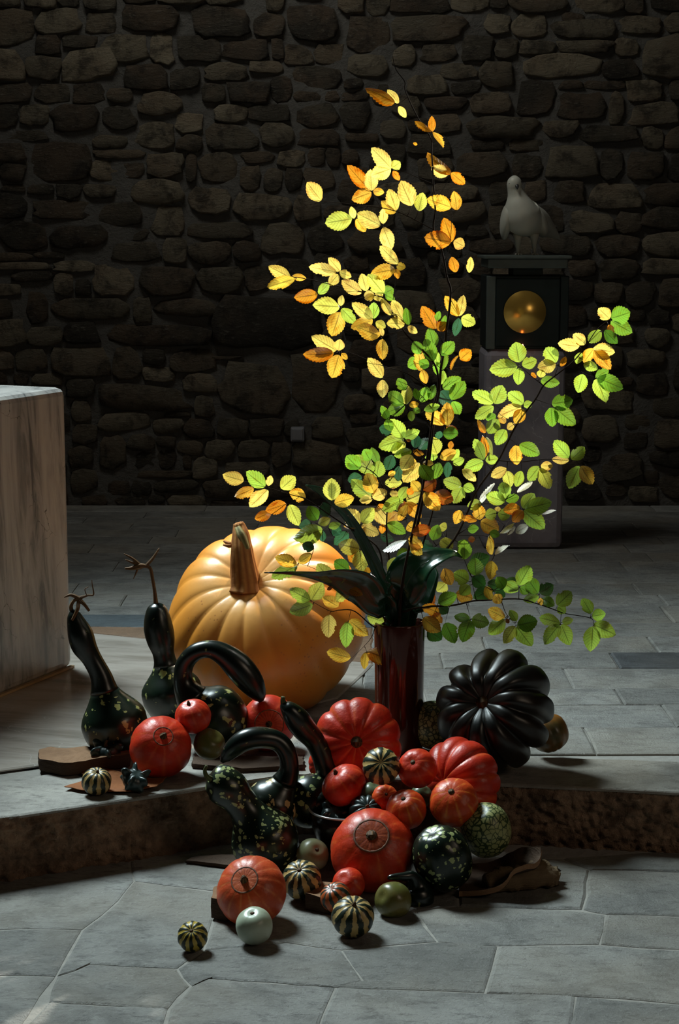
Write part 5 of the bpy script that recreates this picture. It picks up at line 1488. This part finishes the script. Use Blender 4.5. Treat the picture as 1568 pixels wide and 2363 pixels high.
# ---- broad aspidistra leaves
def blade(label, ctrl, mat='aspid', fold=0.35):
    """ctrl: (px,py,dY,halfwidth_px, roll)"""
    root = empty('broad_leaf', (vase.location.x, VY, PLAT + 0.08), label, 'leaf')
    pts = [(*at(px, py, VY + dY), hw * mpp(at(px, py, VY + dY)), roll) for px, py, dY, hw, roll in ctrl]
    pts.insert(0, (vase.location.x, VY, PLAT + 0.08, 0.004, ctrl[0][4]))
    S = catmull(pts, 34)
    V = []; Fc = []; UV = []; co = []
    cols = (-1, -0.66, -0.33, 0, 0.33, 0.66, 1)
    for i, s in enumerate(S):
        p = Vector(s[:3]); a = Vector(S[max(0, i - 1)][:3]); b = Vector(S[min(len(S) - 1, i + 1)][:3])
        t = (b - a).normalized(); vw = (C_ - p).normalized()
        x0 = t.cross(vw)
        x0 = x0.normalized() if x0.length > 1e-4 else R_
        z0 = x0.cross(t)
        x1 = x0 * math.cos(s[4]) + z0 * math.sin(s[4]); z1 = x1.cross(t)
        for c in cols:
            hw = max(s[3], 0.0008)
            V.append(p + x1 * (c * hw) + z1 * (fold * abs(c) * hw + 0.0012 * math.cos(c * 22)) - root.location)
            co.append((c, i / 34))
    n = len(cols)
    for i in range(34):
        for j in range(n - 1):
            a = i * n + j; ff = (a, a + 1, a + n + 1, a + n)
            Fc.append(ff); UV += [co[k] for k in ff]
    o = mesh_obj('blade', V, Fc, M[mat], root, UV)
    sol = o.modifiers.new('thick', 'SOLIDIFY'); sol.thickness = 0.0012
    st = [(*(Vector(s[:3]) - root.location), 0.0022) for s in S[:22]]
    tubes_obj('midrib', [st], M[mat], root, 6)
    return root
blade('broad dark green leaf arching left over the big pumpkin', [(905, 1415, 0, 16, 0.3), (872, 1395, -.03, 32, 0.4), (838, 1352, -.05, 46, 0.5), (790, 1332, -.07, 36, 0.7), (735, 1326, -.08, 17, 0.9), (680, 1322, -.09, 8, 1.0), (610, 1322, -.09, 1.5, 1.0)])
blade('broad dark green leaf folding over to the right above the vase', [(925, 1400, 0, 22, 0), (935, 1360, -.04, 46, 0.1), (955, 1322, -.06, 52, 0.2), (985, 1298, -.07, 34, 0.5), (1020, 1284, -.07, 24, 0.8), (1048, 1278, -.06, 12, 0.9), (1068, 1286, -.05, 1.5, 0.9)])
blade('narrow dark green leaf rising steeply to the left behind the yellow leaves', [(905, 1400, .03, 14, 0.2), (880, 1330, .04, 17, 0.5), (850, 1265, .05, 16, 0.6), (815, 1205, .06, 14, 0.6), (775, 1160, .06, 13, 0.6), (740, 1132, .06, 10, 0.6), (705, 1120, .06, 1.5, 0.5)])
blade('broad dark green leaf standing upright in the shade at the vase mouth', [(945, 1415, .02, 20, 0.1), (965, 1385, .02, 34, 0.2), (975, 1350, .03, 36, 0.2), (990, 1320, .04, 28, 0.3), (1000, 1300, .05, 2, 0.3)])

# repeats of a kind share a group
GROUPS = {'beech_branch': 'beech branches in the vase', 'broad_leaf': 'broad green leaves in the vase', 'swan_gourd': 'long-necked dark gourds', 'red_squash': 'plain red squashes',
          'orange_squash': 'orange squashes in the heap', 'red_pumpkin': 'lobed red pumpkins', 'striped_gourd': 'small striped gourds', 'thorn_gourd': 'black crown gourds',
          'egg_gourd': 'grey-green gourds in the heap', 'ringed_squash': 'red squashes with a corky ring', 'dark_squash': 'dotted dark green squashes', 'pale_gourd': 'pale round gourds',
          'olive_gourd': 'olive gourds', 'netted_melon': 'netted melons', 'bark_slab': 'slabs of bark under the heap'}
for o in list(COL.objects):
    if o.parent is None and 'label' in o:
        b = o.name.split('.')[0]
        if b in GROUPS: o['group'] = GROUPS[b]
